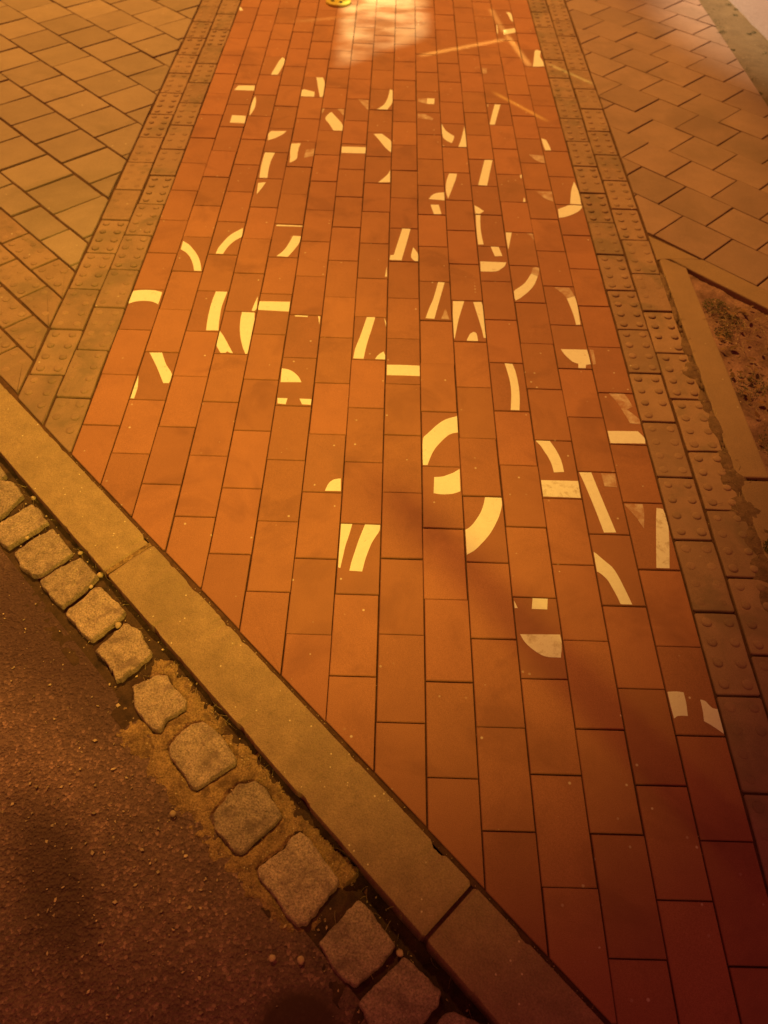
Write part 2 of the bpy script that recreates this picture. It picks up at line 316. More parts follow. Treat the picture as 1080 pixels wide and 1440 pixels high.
# ---------------------------------------------------------------- measured layout, metres on the ground
PH = [2.3299, 2.2268, 2.3327, 2.4379, 2.3268, 2.2216, 2.5316, 2.2217, 2.3271, 2.2146, 2.1139, 2.0172, 2.1148, 2.0015, 2.5279]
MARKS = [
  (0, 11, 'far red brick by the left studded strip with a tiny white triangle', [[0,[[-49.5,102.5],[-42.8,102.5],[-24.2,57.2],[-43.0,55.4]]]]),
  (2, 8, 'red brick with a pointed white leaf shape, highest mark left of the bright patch', [[0,[[13.8,-101.5],[1.7,-100.8],[5.5,-73.7],[9.3,-45.8],[13.1,-18.8],[16.3,6.6],[19.7,32.7],[23.8,57.9],[27.1,71.1],[31.3,84.5],[35.5,97.5],[39.9,93.0],[44.4,88.3],[47.2,83.0],[50.0,68.1],[50.0,67.5],[50.0,19.4],[48.4,6.6],[46.4,-8.5],[44.3,-25.9],[41.9,-43.8],[39.5,-61.1],[37.3,-74.8],[35.0,-88.9],[32.9,-101.5]]]]),
  (1, 7, 'red brick with one short white bar slanted at its left end, far left', [[0,[[50.0,37.6],[-40.4,38.6],[-27.8,85.2],[46.8,91.1],[50.0,45.3]]]]),
  (2, 6, 'red brick with a thin curved white sliver along its left edge, far left', [[0,[[-42.7,-101.5],[-43.6,-101.5],[-44.7,-87.8],[-46.0,-70.8],[-47.0,-54.3],[-47.9,-35.2],[-48.5,-15.6],[-48.7,3.5],[-48.4,20.9],[-47.7,38.8],[-46.6,56.1],[-45.4,67.3],[-43.7,78.7],[-42.0,89.8],[-39.1,74.7],[-36.1,59.1],[-33.9,43.9],[-31.9,22.5],[-30.7,0.4],[-30.4,-21.0],[-31.4,-38.0],[-33.5,-55.5],[-36.0,-72.4],[-38.1,-83.0],[-40.8,-93.9]]]]),
  (1, 6, 'red brick with one blocky white rectangle, left side, beside the thin sliver', [[0,[[-13.5,-0.0],[46.8,-3.0],[50.0,-57.8],[50.0,-71.5],[-13.2,-69.0]]]]),
  (4, 7, 'red brick with a small white rectangle beside an upright white wedge', [[0,[[-48.4,-101.5],[-50.0,-74.4],[-50.0,-37.4],[-39.8,-28.7],[8.9,-52.2],[11.5,-101.5]]],[0,[[5.7,101.8],[36.4,101.4],[39.9,87.6],[43.4,73.3],[46.1,59.3],[48.3,43.2],[49.8,26.6],[50.0,22.6],[50.0,-72.1],[49.3,-86.2],[48.5,-101.5],[36.0,-101.5],[32.2,-75.7],[27.4,-43.7],[22.7,-12.7],[17.1,25.1],[11.3,64.0]]]]),
  (5, 6, 'red brick with a tilted white lozenge below two faded pink corners', [[1,[[-49.4,101.1],[-39.0,101.9],[-40.1,91.2],[-41.1,80.2],[-42.6,69.7],[-44.2,63.2],[-46.2,56.6],[-48.2,50.3]]],[1,[[17.4,99.7],[47.0,102.0],[48.5,38.7],[43.7,48.7],[38.6,59.1],[33.7,69.1],[28.4,79.2],[22.8,89.6]]],[0,[[-6.8,69.8],[1.9,52.7],[10.9,35.0],[19.3,17.8],[30.0,-3.5],[40.6,-25.4],[48.6,-47.6],[50.0,-57.5],[50.0,-101.5],[12.1,-101.5],[7.0,-87.2],[-0.5,-66.1],[-8.1,-45.7],[-16.4,-28.3],[-25.2,-10.4],[-29.8,7.9],[-27.8,25.2],[-21.6,42.5],[-14.8,59.1],[-12.7,62.9],[-9.7,66.4]]]]),
  (3, 4, 'red brick with a white beak shape pointing right, left side of the path', [[0,[[-47.7,54.5],[-45.7,61.9],[-42.3,69.2],[-39.1,76.3],[24.4,80.9],[21.1,71.6],[17.6,62.0],[13.4,53.0],[7.6,44.0],[0.9,35.3],[-6.0,27.1],[-12.2,20.2],[-19.0,13.4],[-25.9,7.2],[-31.5,2.7],[-37.7,-1.5],[-43.6,-5.6],[-44.7,4.6],[-45.8,15.1],[-46.6,25.4],[-47.5,35.0],[-48.2,44.9]]]]),
  (4, 4, 'red brick with a bent white bar and a faded white block', [[0,[[-47.8,83.0],[-10.7,89.1],[-12.2,76.0],[-13.7,62.4],[-14.8,49.3],[-15.6,34.6],[-16.0,19.5],[-16.2,4.8],[-15.2,-11.5],[-14.1,-28.3],[-16.0,-44.2],[-22.2,-56.3],[-31.4,-67.3],[-40.4,-78.0],[-41.4,-62.1],[-42.4,-45.7],[-43.5,-29.9],[-45.3,-8.2],[-47.4,14.1],[-48.7,35.7],[-48.8,51.4],[-48.3,67.4]]],[1,[[16.2,34.7],[50.0,46.3],[50.0,-14.2],[12.8,-32.5]]]]),
  (3, 3, 'red brick with a long upright curved white stroke, left side of the path', [[0,[[-43.7,100.5],[-3.2,100.3],[-6.3,79.0],[-9.5,57.1],[-11.8,35.7],[-13.1,11.4],[-13.5,-13.6],[-13.3,-38.0],[-12.5,-64.1],[-11.1,-91.1],[-10.6,-101.5],[-42.1,-101.5],[-42.7,-89.5],[-44.2,-58.8],[-45.3,-28.9],[-45.8,-4.6],[-45.9,20.5],[-45.7,44.9],[-45.2,63.2],[-44.4,82.1]]]]),
  (3, 2, 'red brick with a small white hook just below the long upright stroke', [[0,[[-41.9,67.8],[-12.5,75.1],[-16.0,59.9],[-19.7,44.2],[-23.5,29.0],[-27.8,14.0],[-32.5,-1.4],[-37.0,-16.4]]]]),
  (6, 5, 'red brick with a faded pink triangle, below the bright light patch', [[1,[[-0.4,102.5],[3.2,102.5],[47.0,91.3],[48.9,-3.9],[39.9,14.7],[30.6,33.8],[21.8,52.4],[14.2,69.2],[6.5,86.6]]]]),
  (7, 7, 'red brick with a white crescent in its lower right corner, below the bright patch', [[0,[[36.3,101.2],[48.4,96.6],[48.8,75.1],[49.1,52.9],[49.3,31.4],[49.6,11.6],[49.9,-8.8],[48.8,-28.5],[46.5,-41.9],[42.7,-55.4],[38.8,-68.5],[35.3,-79.5],[31.4,-90.7],[27.7,-101.5],[18.9,-101.5],[-18.9,-101.2],[-13.5,-94.6],[-8.0,-87.7],[-3.1,-80.7],[3.2,-70.4],[9.1,-59.4],[13.8,-48.3],[18.3,-33.9],[21.9,-18.8],[24.8,-3.9],[27.4,11.6],[29.4,27.7],[31.2,43.4],[33.0,62.5],[34.7,82.1]]]]),
  (9, 7, 'red brick with a half faded white bar above a faded smear', [[1,[[-44.2,28.1],[-4.8,32.5],[-5.6,-22.2],[-44.5,-5.3]]],[0,[[-3.5,34.0],[29.9,33.9],[26.9,-23.6],[-5.6,-22.2]]]]),
  (9, 6, 'red brick with a broad faded curved smear and no clean paint', [[1,[[-46.6,83.8],[-18.8,85.9],[-12.0,80.2],[-5.1,74.4],[1.3,68.4],[8.0,60.8],[14.6,52.6],[21.0,44.7],[15.0,29.3],[5.5,32.0],[-4.2,34.8],[-13.6,37.2],[-24.6,39.4],[-35.9,41.4],[-47.0,43.4]]]]),
  (10, 6, 'red brick with a curved white foot and a tall white spike', [[0,[[-49.6,96.3],[-47.0,85.6],[-44.3,74.7],[-41.4,64.1],[-38.8,54.2],[-35.8,44.2],[-32.2,34.7],[-27.8,26.9],[-22.6,19.3],[-17.2,12.0],[-11.3,4.6],[-5.1,-2.9],[1.0,-10.2],[-0.5,-21.1],[-2.1,-32.4],[-4.1,-43.2],[-6.5,-52.6],[-9.5,-62.2],[-12.3,-71.4],[-19.2,-65.7],[-26.3,-59.9],[-32.2,-53.3],[-38.9,-42.9],[-44.7,-31.4],[-47.8,-19.6],[-50.0,16.6],[-50.0,36.3],[-49.9,58.0]]],[1,[[-50.0,-101.5],[-49.4,-92.3],[-41.8,-96.3],[-43.5,-101.5]]],[0,[[47.8,82.7],[48.3,53.2],[48.9,22.8],[49.2,-6.8],[49.2,-38.3],[48.8,-70.9],[48.5,-101.5],[17.1,-101.5],[14.6,-101.4],[17.3,-90.0],[20.0,-78.2],[22.6,-66.7],[25.1,-55.1],[27.5,-43.2],[29.7,-31.5],[33.1,-11.9],[36.5,8.3],[39.6,28.0],[42.4,46.0],[45.1,64.6]]]]),
  (6, 3, 'red brick with one short level white bar spanning it, upper middle', [[0,[[-49.2,78.2],[50.0,79.6],[50.0,27.2],[-47.9,24.7]]]]),
  (7, 5, 'red brick with a white wedge slanting down to the right, upper middle', [[0,[[-25.6,86.8],[7.8,91.6],[14.6,82.5],[21.5,73.1],[27.9,63.7],[36.1,51.7],[44.2,39.1],[48.9,25.8],[50.0,13.0],[50.0,-67.6],[45.2,-61.0],[40.0,-53.9],[35.2,-46.7],[30.2,-37.9],[25.4,-28.7],[21.1,-19.6],[13.3,-1.3],[5.6,17.7],[-2.0,36.0],[-9.7,52.8],[-17.7,70.1]]]]),
  (7, 4, 'red brick with a white rounded triangle in its lower right corner, upper middle', [[0,[[3.3,-100.7],[7.8,-93.1],[12.3,-85.3],[16.7,-77.7],[20.9,-70.7],[25.3,-63.6],[29.3,-56.6],[33.2,-49.0],[37.1,-41.2],[40.3,-33.3],[43.3,-23.7],[45.8,-13.6],[48.3,-3.8],[49.6,-97.7]]]]),
  (13, 13, 'far red brick with a small white triangle, topmost mark on the right of the path', [[0,[[21.3,72.7],[41.5,74.6],[43.7,65.4],[46.0,55.9],[47.7,46.6],[48.8,37.3],[49.4,27.7],[49.6,18.4],[49.1,-9.3],[48.2,-37.8],[47.3,-65.5],[43.4,-53.7],[39.3,-41.6],[36.3,-29.6],[34.0,-10.0],[32.6,10.2],[30.7,29.8],[28.0,44.1],[24.6,58.6]]]]),
  (13, 12, 'far red brick with a short white bar lying where the light streaks cross', [[0,[[-11.9,34.2],[49.2,62.9],[48.8,4.4],[-17.0,-31.3]]],[0,[[-42.7,102.5],[-41.0,102.5],[-41.0,78.6],[-41.4,54.7],[-42.4,28.4],[-43.8,1.2],[-45.2,-25.1],[-46.9,-19.5],[-48.7,-13.7],[-49.4,-8.0],[-47.3,36.6],[-44.1,82.5]]]]),
  (14, 8, 'far red brick beside the right studded strip with a white boot shape', [[0,[[21.3,93.1],[23.7,96.7],[28.0,99.5],[32.1,102.1],[50.0,87.7],[50.0,85.8],[47.7,74.0],[44.9,60.2],[42.6,46.6],[40.8,36.1],[39.4,25.2],[39.1,14.6],[41.4,-3.3],[45.0,-21.6],[47.4,-39.4],[47.8,-57.2],[47.2,-75.5],[46.5,-93.3],[19.0,-101.5],[-8.2,-101.5],[-4.4,-75.0],[0.8,-38.9],[6.0,-3.9],[10.3,28.2],[15.0,61.3]]]]),
  (12, 9, 'red brick with one small faded square, far right of the path', [[1,[[-48.3,59.6],[-25.9,61.4],[-29.8,1.1],[-48.8,-0.4]]]]),
  (12, 7, 'red brick with a slanting white bar and a tiny faded corner, upper right', [[1,[[-50.0,87.1],[-50.0,97.6],[-41.1,96.0],[-47.5,62.7]]],[0,[[-14.4,96.7],[11.1,96.0],[4.0,61.3],[-3.3,25.6],[-10.3,-9.1],[-16.9,-42.5],[-23.7,-76.9],[-28.5,-101.5],[-46.8,-101.5],[-50.0,-99.8],[-50.0,-95.7],[-44.8,-66.0],[-38.8,-31.5],[-32.8,1.9],[-26.9,33.2],[-20.5,65.4]]]]),
  (14, 4, 'red brick with a white thorn shape near the right studded strip', [[0,[[-48.2,0.3],[-31.0,-8.0],[-28.1,-23.2],[-25.1,-38.9],[-22.7,-54.3],[-21.2,-69.3],[-20.1,-84.9],[-19.1,-100.1],[-39.7,-101.5],[-43.1,-101.5],[-44.4,-86.6],[-45.8,-71.1],[-46.9,-56.0],[-47.5,-37.4],[-47.9,-18.3]]]]),
  (10, 4, 'red brick with a white wedge that narrows downward along its left edge', [[0,[[-30.9,95.1],[-0.2,94.4],[-2.5,78.8],[-4.9,62.7],[-7.5,47.1],[-10.4,33.9],[-13.9,20.3],[-17.1,7.1],[-21.0,-10.1],[-25.0,-27.9],[-29.0,-45.2],[-33.2,-62.1],[-37.6,-79.5],[-42.0,-96.4],[-44.1,-82.0],[-46.3,-67.2],[-47.8,-52.7],[-48.4,-37.9],[-48.3,-22.7],[-47.8,-7.9],[-46.7,9.6],[-45.1,27.5],[-42.8,44.8],[-39.4,61.5],[-35.1,78.5]]]]),
  (9, 3, 'red brick with a low white dome above a small white square', [[0,[[-10.8,3.5],[-8.7,9.9],[-6.5,16.5],[-3.9,22.6],[-0.7,28.5],[2.9,34.3],[7.0,39.6],[10.4,43.2],[14.3,46.4],[18.4,49.2],[22.0,51.0],[25.9,52.5],[29.7,53.7],[36.3,55.2],[43.1,56.4],[49.7,57.5],[49.2,-1.3]]],[0,[[6.4,-101.5],[-5.0,-36.6],[26.1,-34.7],[34.7,-100.1],[12.8,-101.5]]]]),
  (11, 5, 'red brick with a single clean slanting white bar, upper right of the path', [[0,[[12.5,102.5],[44.9,102.5],[9.9,-101.5],[-11.6,-101.5],[-25.2,-99.8]]]]),
  (13, 6, 'red brick with a faded white flag shape pointing left', [[1,[[-10.5,-34.5],[50.0,-39.0],[49.1,-101.5],[37.5,-101.5],[31.0,-96.7],[22.6,-89.4],[15.8,-82.4],[9.4,-74.7],[3.9,-66.6],[-1.4,-56.3],[-6.0,-45.3]]]]),
  (13, 4, 'red brick with a faded blunt triangle, level with the white corner mark', [[1,[[-13.6,91.5],[49.7,90.4],[46.6,19.6],[38.6,24.1],[30.4,28.8],[23.3,34.3],[15.9,42.8],[9.3,52.4],[3.2,62.0],[-2.6,71.5],[-8.2,81.6]]]]),
  (12, 4, 'red brick with only two tiny white specks at its right edge', [[0,[[42.0,102.5],[49.3,102.5],[46.1,75.7],[41.0,79.4]]],[0,[[34.9,-101.5],[42.5,-66.9],[43.3,-73.0],[44.2,-79.3],[44.7,-85.5],[44.7,-91.2],[44.5,-97.2],[44.4,-101.5]]]]),
  (14, 2, 'red brick at the right studded strip with a tall white upright on its right edge', [[0,[[43.2,69.4],[44.6,56.5],[46.0,43.3],[47.3,30.3],[48.6,17.7],[49.9,4.6],[50.0,3.4],[50.0,-45.8],[49.5,-58.9],[48.8,-73.3],[48.0,-88.1],[47.3,-101.5],[38.1,-101.5],[5.3,-97.8],[8.3,-79.5],[11.4,-60.6],[14.7,-42.3],[18.2,-23.0],[22.1,-3.1],[26.5,16.0],[31.6,33.8],[37.5,51.9]]]]),
  (14, 1, 'red brick at the right studded strip with a white curved bar along its top', [[0,[[-50.0,15.3],[-46.2,69.5],[-38.0,75.3],[-29.6,81.3],[-21.2,86.9],[-13.4,92.8],[-5.2,98.6],[3.6,102.0],[12.0,102.5],[22.5,102.5],[34.1,101.4],[49.2,100.0],[47.4,92.4],[45.6,84.6],[42.8,77.5],[37.0,68.5],[30.2,59.9],[22.9,52.0],[16.1,45.6],[8.6,39.5],[1.1,33.9],[-6.8,28.2],[-15.1,22.7],[-23.6,18.0],[-32.2,14.6],[-41.5,11.9],[-50.0,9.4]]]]),
  (11, 4, 'red brick with a small white flap at its lower left corner, right of middle', [[0,[[-47.9,-41.4],[-42.0,-47.8],[-35.9,-54.4],[-30.2,-60.9],[-25.0,-67.7],[-19.8,-74.7],[-14.7,-81.6],[-30.6,-100.5],[-47.9,-100.4]]]]),
  (11, 3, 'red brick with a tall thin curved white stroke down its left side', [[0,[[-46.6,102.2],[-29.3,102.1],[-30.7,84.6],[-32.1,66.5],[-33.1,49.0],[-33.7,30.1],[-34.0,10.6],[-34.0,-8.3],[-33.7,-23.1],[-33.1,-38.3],[-32.3,-53.0],[-31.4,-66.7],[-30.4,-80.9],[-29.3,-94.6],[-49.0,-95.7],[-49.3,-78.3],[-49.6,-60.4],[-49.7,-43.0],[-49.6,-20.5],[-49.4,2.5],[-49.0,25.0],[-48.4,50.4],[-47.5,76.7]]]]),
  (12, 2, 'red brick with a small white fang and a curved white corner', [[0,[[-48.5,100.5],[-26.5,101.8],[-30.2,82.4],[-34.0,62.5],[-37.7,43.2],[-41.1,25.8],[-44.7,7.8],[-48.2,-9.6],[-48.8,9.4],[-49.4,29.0],[-49.6,48.0],[-49.5,65.3],[-49.0,83.1]]],[1,[[28.3,99.4],[48.4,100.6],[50.0,94.9],[50.0,57.1],[48.5,61.2],[45.9,68.6],[42.8,75.6],[38.3,83.7],[33.2,91.7]]]]),
  (11, 2, 'red brick with a white half moon below a small white block', [[0,[[-5.2,102.5],[23.4,102.5],[32.5,47.2],[5.7,43.5]]],[0,[[-47.7,9.2],[43.3,8.1],[40.7,0.4],[38.1,-7.5],[34.9,-15.0],[31.3,-20.6],[26.9,-26.0],[22.3,-31.0],[16.7,-37.3],[10.5,-43.4],[3.4,-47.2],[-14.0,-49.8],[-32.2,-50.0],[-50.0,-50.2]]]]),
  (12, 1, 'red brick with a thick white arc, its upper end worn away', [[1,[[28.3,92.8],[39.6,98.5],[50.0,92.1],[50.0,90.1],[49.3,83.5],[48.3,74.8],[46.9,66.5],[44.8,58.7],[42.2,50.7],[39.7,43.0],[18.7,56.8],[20.3,63.6],[22.0,70.6],[23.7,77.3],[25.2,82.4],[26.7,87.7]]],[0,[[18.9,58.9],[40.5,45.1],[35.9,31.1],[31.2,16.6],[26.1,2.8],[21.4,-8.0],[15.9,-18.8],[10.1,-29.1],[3.9,-38.5],[-3.0,-48.0],[-9.9,-56.9],[-16.1,-64.6],[-22.6,-72.4],[-29.2,-79.7],[-35.2,-85.4],[-41.6,-91.1],[-47.8,-96.6],[-49.0,-90.5],[-50.0,-85.1],[-50.0,-49.0],[-49.1,-44.8],[-43.0,-35.6],[-34.6,-27.5],[-26.6,-19.5],[-19.7,-11.4],[-12.7,-2.9],[-6.8,5.9],[2.3,23.1],[10.7,41.2]]]]),
  (13, 1, 'red brick with a white tusk shape fading towards its broad top', [[1,[[-15.2,97.5],[34.8,98.3],[37.2,91.5],[39.7,84.5],[41.8,77.6],[43.7,68.9],[45.3,59.9],[46.9,51.2],[19.0,35.6],[16.4,43.3],[13.6,51.2],[10.6,58.7],[7.0,65.6],[2.9,72.5],[-1.3,79.0],[-5.7,85.3],[-10.5,91.5]]],[0,[[19.4,38.4],[47.1,53.1],[48.1,38.6],[49.1,23.7],[49.7,9.2],[49.5,-8.9],[48.9,-27.5],[48.2,-45.6],[47.4,-63.3],[46.5,-81.4],[45.6,-99.1],[35.4,-101.5],[31.3,-101.5],[31.2,-88.4],[31.0,-74.0],[30.5,-60.0],[29.5,-45.1],[28.1,-29.8],[26.5,-15.0],[24.3,2.7],[21.8,20.8]]]]),
  (9, 0, 'red brick with a slanting white bar beside a small faint triangle', [[0,[[11.8,101.8],[33.8,101.1],[27.2,67.8],[20.4,33.5],[13.8,0.2],[7.5,-32.1],[1.0,-65.4],[-5.3,-97.7],[-33.4,-95.6],[-29.3,-78.2],[-25.2,-60.3],[-20.9,-43.0],[-16.5,-27.6],[-11.7,-11.8],[-7.6,3.7],[-0.8,36.0],[5.5,69.4]]],[1,[[32.4,-40.1],[34.5,-50.4],[36.7,-61.0],[38.6,-71.4],[40.1,-80.1],[41.4,-89.1],[42.7,-97.8],[16.8,-96.5]]]]),
  (10, 0, 'red brick with two white slants and a white bump between, like an open M', [[0,[[-46.6,98.9],[-9.8,100.9],[-16.7,71.2],[-23.9,40.7],[-30.5,11.0],[-33.8,-6.5],[-36.9,-24.5],[-39.8,-42.0],[-42.6,-59.0],[-45.5,-76.5],[-48.3,-93.5],[-50.0,-91.9],[-50.0,28.7],[-48.7,55.0]]],[0,[[20.1,97.8],[46.8,101.1],[48.4,92.1],[49.9,82.8],[50.0,82.2],[50.0,-84.3],[43.8,-84.6],[42.2,-67.8],[40.6,-50.4],[38.8,-33.6],[36.4,-14.9],[33.7,4.4],[31.1,23.0],[27.5,47.7],[23.7,73.2]]],[0,[[-11.3,-101.5],[-10.2,-98.0],[-8.1,-91.6],[-5.9,-85.5],[-3.8,-79.3],[-1.5,-73.0],[1.5,-67.3],[4.8,-63.4],[8.9,-59.9],[12.9,-56.5],[15.3,-57.9],[17.8,-59.4],[19.7,-61.2],[21.3,-64.3],[22.4,-67.8],[23.0,-71.3],[23.9,-82.4],[24.4,-93.8],[24.7,-101.5]]]]),
  (1, 1, 'red brick with a thin white quarter arc bending down, upper left of path', [[0,[[-45.5,74.1],[-37.5,67.8],[-29.3,61.2],[-22.0,54.1],[-12.0,41.2],[-2.6,27.3],[6.1,13.5],[12.3,3.1],[18.2,-7.8],[23.6,-18.7],[27.5,-27.8],[31.0,-37.3],[34.3,-46.7],[37.2,-55.8],[40.0,-65.2],[42.5,-74.5],[44.5,-83.2],[46.4,-92.2],[48.2,-101.0],[39.6,-101.5],[23.9,-101.5],[21.1,-91.0],[18.0,-79.3],[14.5,-68.0],[9.9,-54.7],[4.6,-41.1],[-1.3,-28.3],[-6.8,-18.0],[-13.2,-7.8],[-20.3,1.6],[-27.8,9.2],[-36.2,16.3],[-44.5,23.2]]]]),
  (2, 1, 'red brick with a thin white arc rising to its upper right corner', [[0,[[47.4,65.8],[48.0,56.7],[48.7,47.2],[49.3,38.0],[50.0,32.1],[50.0,9.5],[46.6,3.2],[40.7,-3.5],[35.1,-10.0],[30.7,-16.2],[26.4,-22.6],[22.6,-29.1],[17.7,-39.7],[13.1,-50.9],[9.3,-62.0],[5.9,-75.2],[3.1,-89.0],[0.6,-101.5],[-13.1,-101.5],[-24.8,-100.7],[-23.8,-89.5],[-22.7,-78.0],[-21.1,-66.9],[-18.8,-56.8],[-15.8,-46.4],[-12.5,-36.6],[-6.1,-17.8],[1.0,1.4],[9.6,19.1],[21.0,35.3],[34.4,50.8]]]]),
  (4, 1, 'red brick with a slanted curved bar below a hairline of white along its top', [[0,[[22.3,30.3],[50.0,28.9],[50.0,1.4],[49.9,-0.7],[47.8,-15.0],[44.3,-28.9],[39.6,-42.9],[34.7,-56.3],[29.1,-71.3],[22.9,-86.5],[16.9,-101.3],[-23.1,-99.5],[-16.6,-89.6],[-9.8,-79.5],[-4.2,-69.2],[1.2,-55.9],[5.8,-41.8],[9.7,-28.0],[14.3,-8.9],[18.4,11.0]]],[0,[[-44.5,99.0],[50.0,98.0],[50.0,91.2],[-43.6,90.0]]]]),
  (0, -1, 'leftmost red brick with a broad white arch across its top', [[0,[[-48.8,91.3],[-43.7,93.3],[-38.4,95.3],[-33.2,96.8],[-24.2,98.5],[-14.8,99.7],[-5.7,100.2],[3.8,100.1],[13.5,99.4],[22.9,98.0],[30.6,95.8],[38.4,92.8],[45.9,89.9],[46.2,25.5],[40.0,29.6],[33.7,33.8],[27.2,37.2],[20.6,39.4],[13.7,40.8],[6.8,41.6],[-0.4,41.8],[-7.9,41.4],[-15.1,40.4],[-21.3,39.1],[-27.5,37.3],[-33.3,34.9],[-39.1,31.7],[-44.7,27.8],[-50.0,24.2],[-50.0,78.7],[-49.8,80.5]]]]),
  (2, -1, 'red brick with a wide upright white stroke curving along its right side', [[0,[[9.6,102.5],[47.0,102.5],[46.2,91.3],[45.0,77.0],[44.0,63.1],[42.9,51.0],[41.8,38.5],[41.2,26.4],[41.2,11.7],[41.8,-3.5],[42.5,-18.2],[43.3,-32.6],[44.3,-47.4],[45.4,-61.8],[46.6,-73.9],[48.1,-86.3],[49.5,-98.4],[11.0,-99.5],[9.9,-87.7],[8.8,-75.5],[7.8,-63.7],[6.9,-49.3],[6.1,-34.5],[5.6,-20.1],[5.1,0.6],[5.0,22.0],[5.3,42.7],[6.4,62.6],[8.1,83.2]]]]),
  (3, -2, 'red brick with a white triangle at lower left and a white half disc at right', [[0,[[-50.0,2.1],[-45.9,-4.3],[-39.8,-13.9],[-34.2,-23.5],[-20.9,-49.1],[-7.7,-75.8],[5.1,-101.5],[4.5,-101.5],[2.0,-101.1],[-1.4,-100.6],[-4.5,-99.7],[-7.5,-98.0],[-10.4,-95.8],[-13.2,-93.7],[-17.9,-101.5],[-29.5,-101.5],[-33.0,-101.1],[-39.2,-89.6],[-45.7,-77.7],[-50.0,-66.9]]],[0,[[5.8,101.9],[46.1,101.3],[48.3,81.2],[50.0,66.2],[50.0,-88.0],[49.9,-90.1],[49.2,-101.5],[43.4,-101.5],[42.7,-101.4],[37.7,-88.3],[32.6,-74.9],[28.0,-61.7],[23.9,-48.3],[20.2,-34.4],[17.1,-20.9],[13.8,-4.3],[10.9,12.8],[8.6,29.5],[7.1,43.7],[6.1,58.4],[5.4,72.7],[5.3,82.3],[5.6,92.2]]]]),
  (3, -1, 'red brick with a slim white blade at its lower right corner', [[0,[[45.9,-22.3],[46.7,-34.4],[47.5,-46.9],[48.2,-59.0],[49.0,-69.5],[49.7,-80.2],[49.3,-90.6],[48.1,-94.5],[45.8,-98.1],[43.6,-101.5],[43.0,-101.5],[35.4,-98.5],[36.8,-85.6],[38.3,-72.3],[39.9,-59.5],[41.7,-47.2],[43.9,-34.6]]]]),
  (4, -1, 'red brick with one long level white bar near its top, left middle', [[0,[[-50.0,24.5],[-50.0,61.4],[48.9,64.1],[50.0,28.8],[50.0,12.6],[-49.3,16.3]]]]),
  (1, -2, 'red brick with a slanting white bar and a white thorn at its left edge', [[0,[[-36.5,100.8],[-1.5,102.5],[1.1,102.5],[8.5,84.7],[16.1,66.2],[24.3,48.6],[33.5,33.9],[43.6,19.2],[50.0,5.7],[50.0,-21.4],[48.4,-32.3],[32.0,-33.1],[20.5,-9.1],[8.7,15.6],[-3.1,39.5],[-13.9,59.8],[-25.4,80.6]]],[0,[[-47.5,-3.1],[-44.4,-19.3],[-41.2,-36.0],[-38.7,-52.3],[-38.1,-62.2],[-38.1,-72.5],[-38.2,-82.5],[-38.1,-90.4],[-38.0,-98.5],[-38.0,-101.5],[-48.7,-101.5],[-48.7,-89.0],[-48.7,-73.7],[-48.6,-58.8],[-48.3,-40.5],[-47.9,-21.5]]]]),
  (5, -2, 'red brick with a white quarter disc above two small white blocks', [[0,[[-49.0,52.8],[-43.0,52.1],[-36.7,51.3],[-30.8,49.8],[-25.7,47.6],[-20.7,44.6],[-16.1,41.3],[-11.5,37.4],[-7.2,32.8],[-3.2,28.2],[0.4,23.6],[3.8,18.6],[6.8,13.6],[9.6,7.6],[12.1,1.3],[14.5,-4.8],[-46.3,-7.7]]],[0,[[-48.1,-75.8],[-19.3,-75.9],[-22.3,-100.9],[-45.6,-98.5]]],[0,[[15.3,-75.7],[50.0,-76.1],[50.0,-99.5],[24.7,-98.8]]]]),
  (8, 1, 'red brick with a white slant ending in a foot beside a small half disc', [[0,[[-6.1,102.5],[24.0,102.5],[19.0,69.6],[13.8,35.3],[8.6,2.1],[3.2,-31.5],[-2.4,-66.0],[-7.9,-99.5],[-49.7,-98.8],[-47.1,-70.5],[-35.1,-67.7],[-30.4,-39.9],[-25.6,-11.2],[-20.8,16.7],[-15.9,45.2],[-10.8,74.7]]],[0,[[33.0,-15.9],[35.8,-21.8],[38.8,-27.7],[41.4,-33.6],[44.4,-40.4],[47.3,-47.4],[49.1,-54.4],[50.0,-63.3],[50.0,-101.4],[47.6,-101.5],[39.3,-101.5],[36.6,-98.9],[33.4,-95.7],[30.9,-92.1],[27.9,-85.6],[25.7,-78.6],[25.0,-71.6],[26.7,-53.1],[29.9,-34.3]]]]),
  (7, 1, 'red brick with only a thin white edge at its lower right', [[0,[[46.2,-32.8],[48.4,-92.8],[41.5,-93.2]]]]),
  (5, -1, 'red brick with a white hairline on top and a small white sliver at right', [[0,[[-34.0,101.6],[8.0,100.3],[7.3,94.9],[-33.5,96.3]]],[0,[[40.4,102.0],[47.8,97.9],[47.9,58.4]]]]),
  (7, -1, 'red brick with a white slant, a white quarter disc and a thin white sliver', [[0,[[-12.8,102.5],[14.3,102.5],[11.2,82.7],[7.8,60.9],[4.4,39.8],[1.4,22.9],[-1.9,5.5],[-4.8,-11.4],[-7.1,-26.4],[-9.3,-41.9],[-11.2,-57.0],[-12.9,-72.2],[-14.4,-87.8],[-15.7,-101.5],[-47.1,-101.5],[-46.1,-86.9],[-44.9,-70.4],[-43.0,-54.5],[-39.0,-33.7],[-34.1,-12.4],[-29.6,8.3],[-23.8,39.9],[-18.0,72.5]]],[0,[[44.4,-64.8],[46.2,-70.5],[48.1,-76.4],[49.5,-82.3],[50.0,-86.1],[50.0,-101.5],[19.8,-101.5],[20.6,-99.1],[22.1,-94.4],[24.0,-89.9],[26.5,-85.3],[29.4,-80.8],[32.6,-76.7],[36.3,-72.6],[40.4,-68.6]]],[0,[[50.0,55.5],[42.7,102.5],[42.7,102.5],[45.2,94.1],[47.9,85.3],[49.8,76.7],[50.0,74.3]]]]),
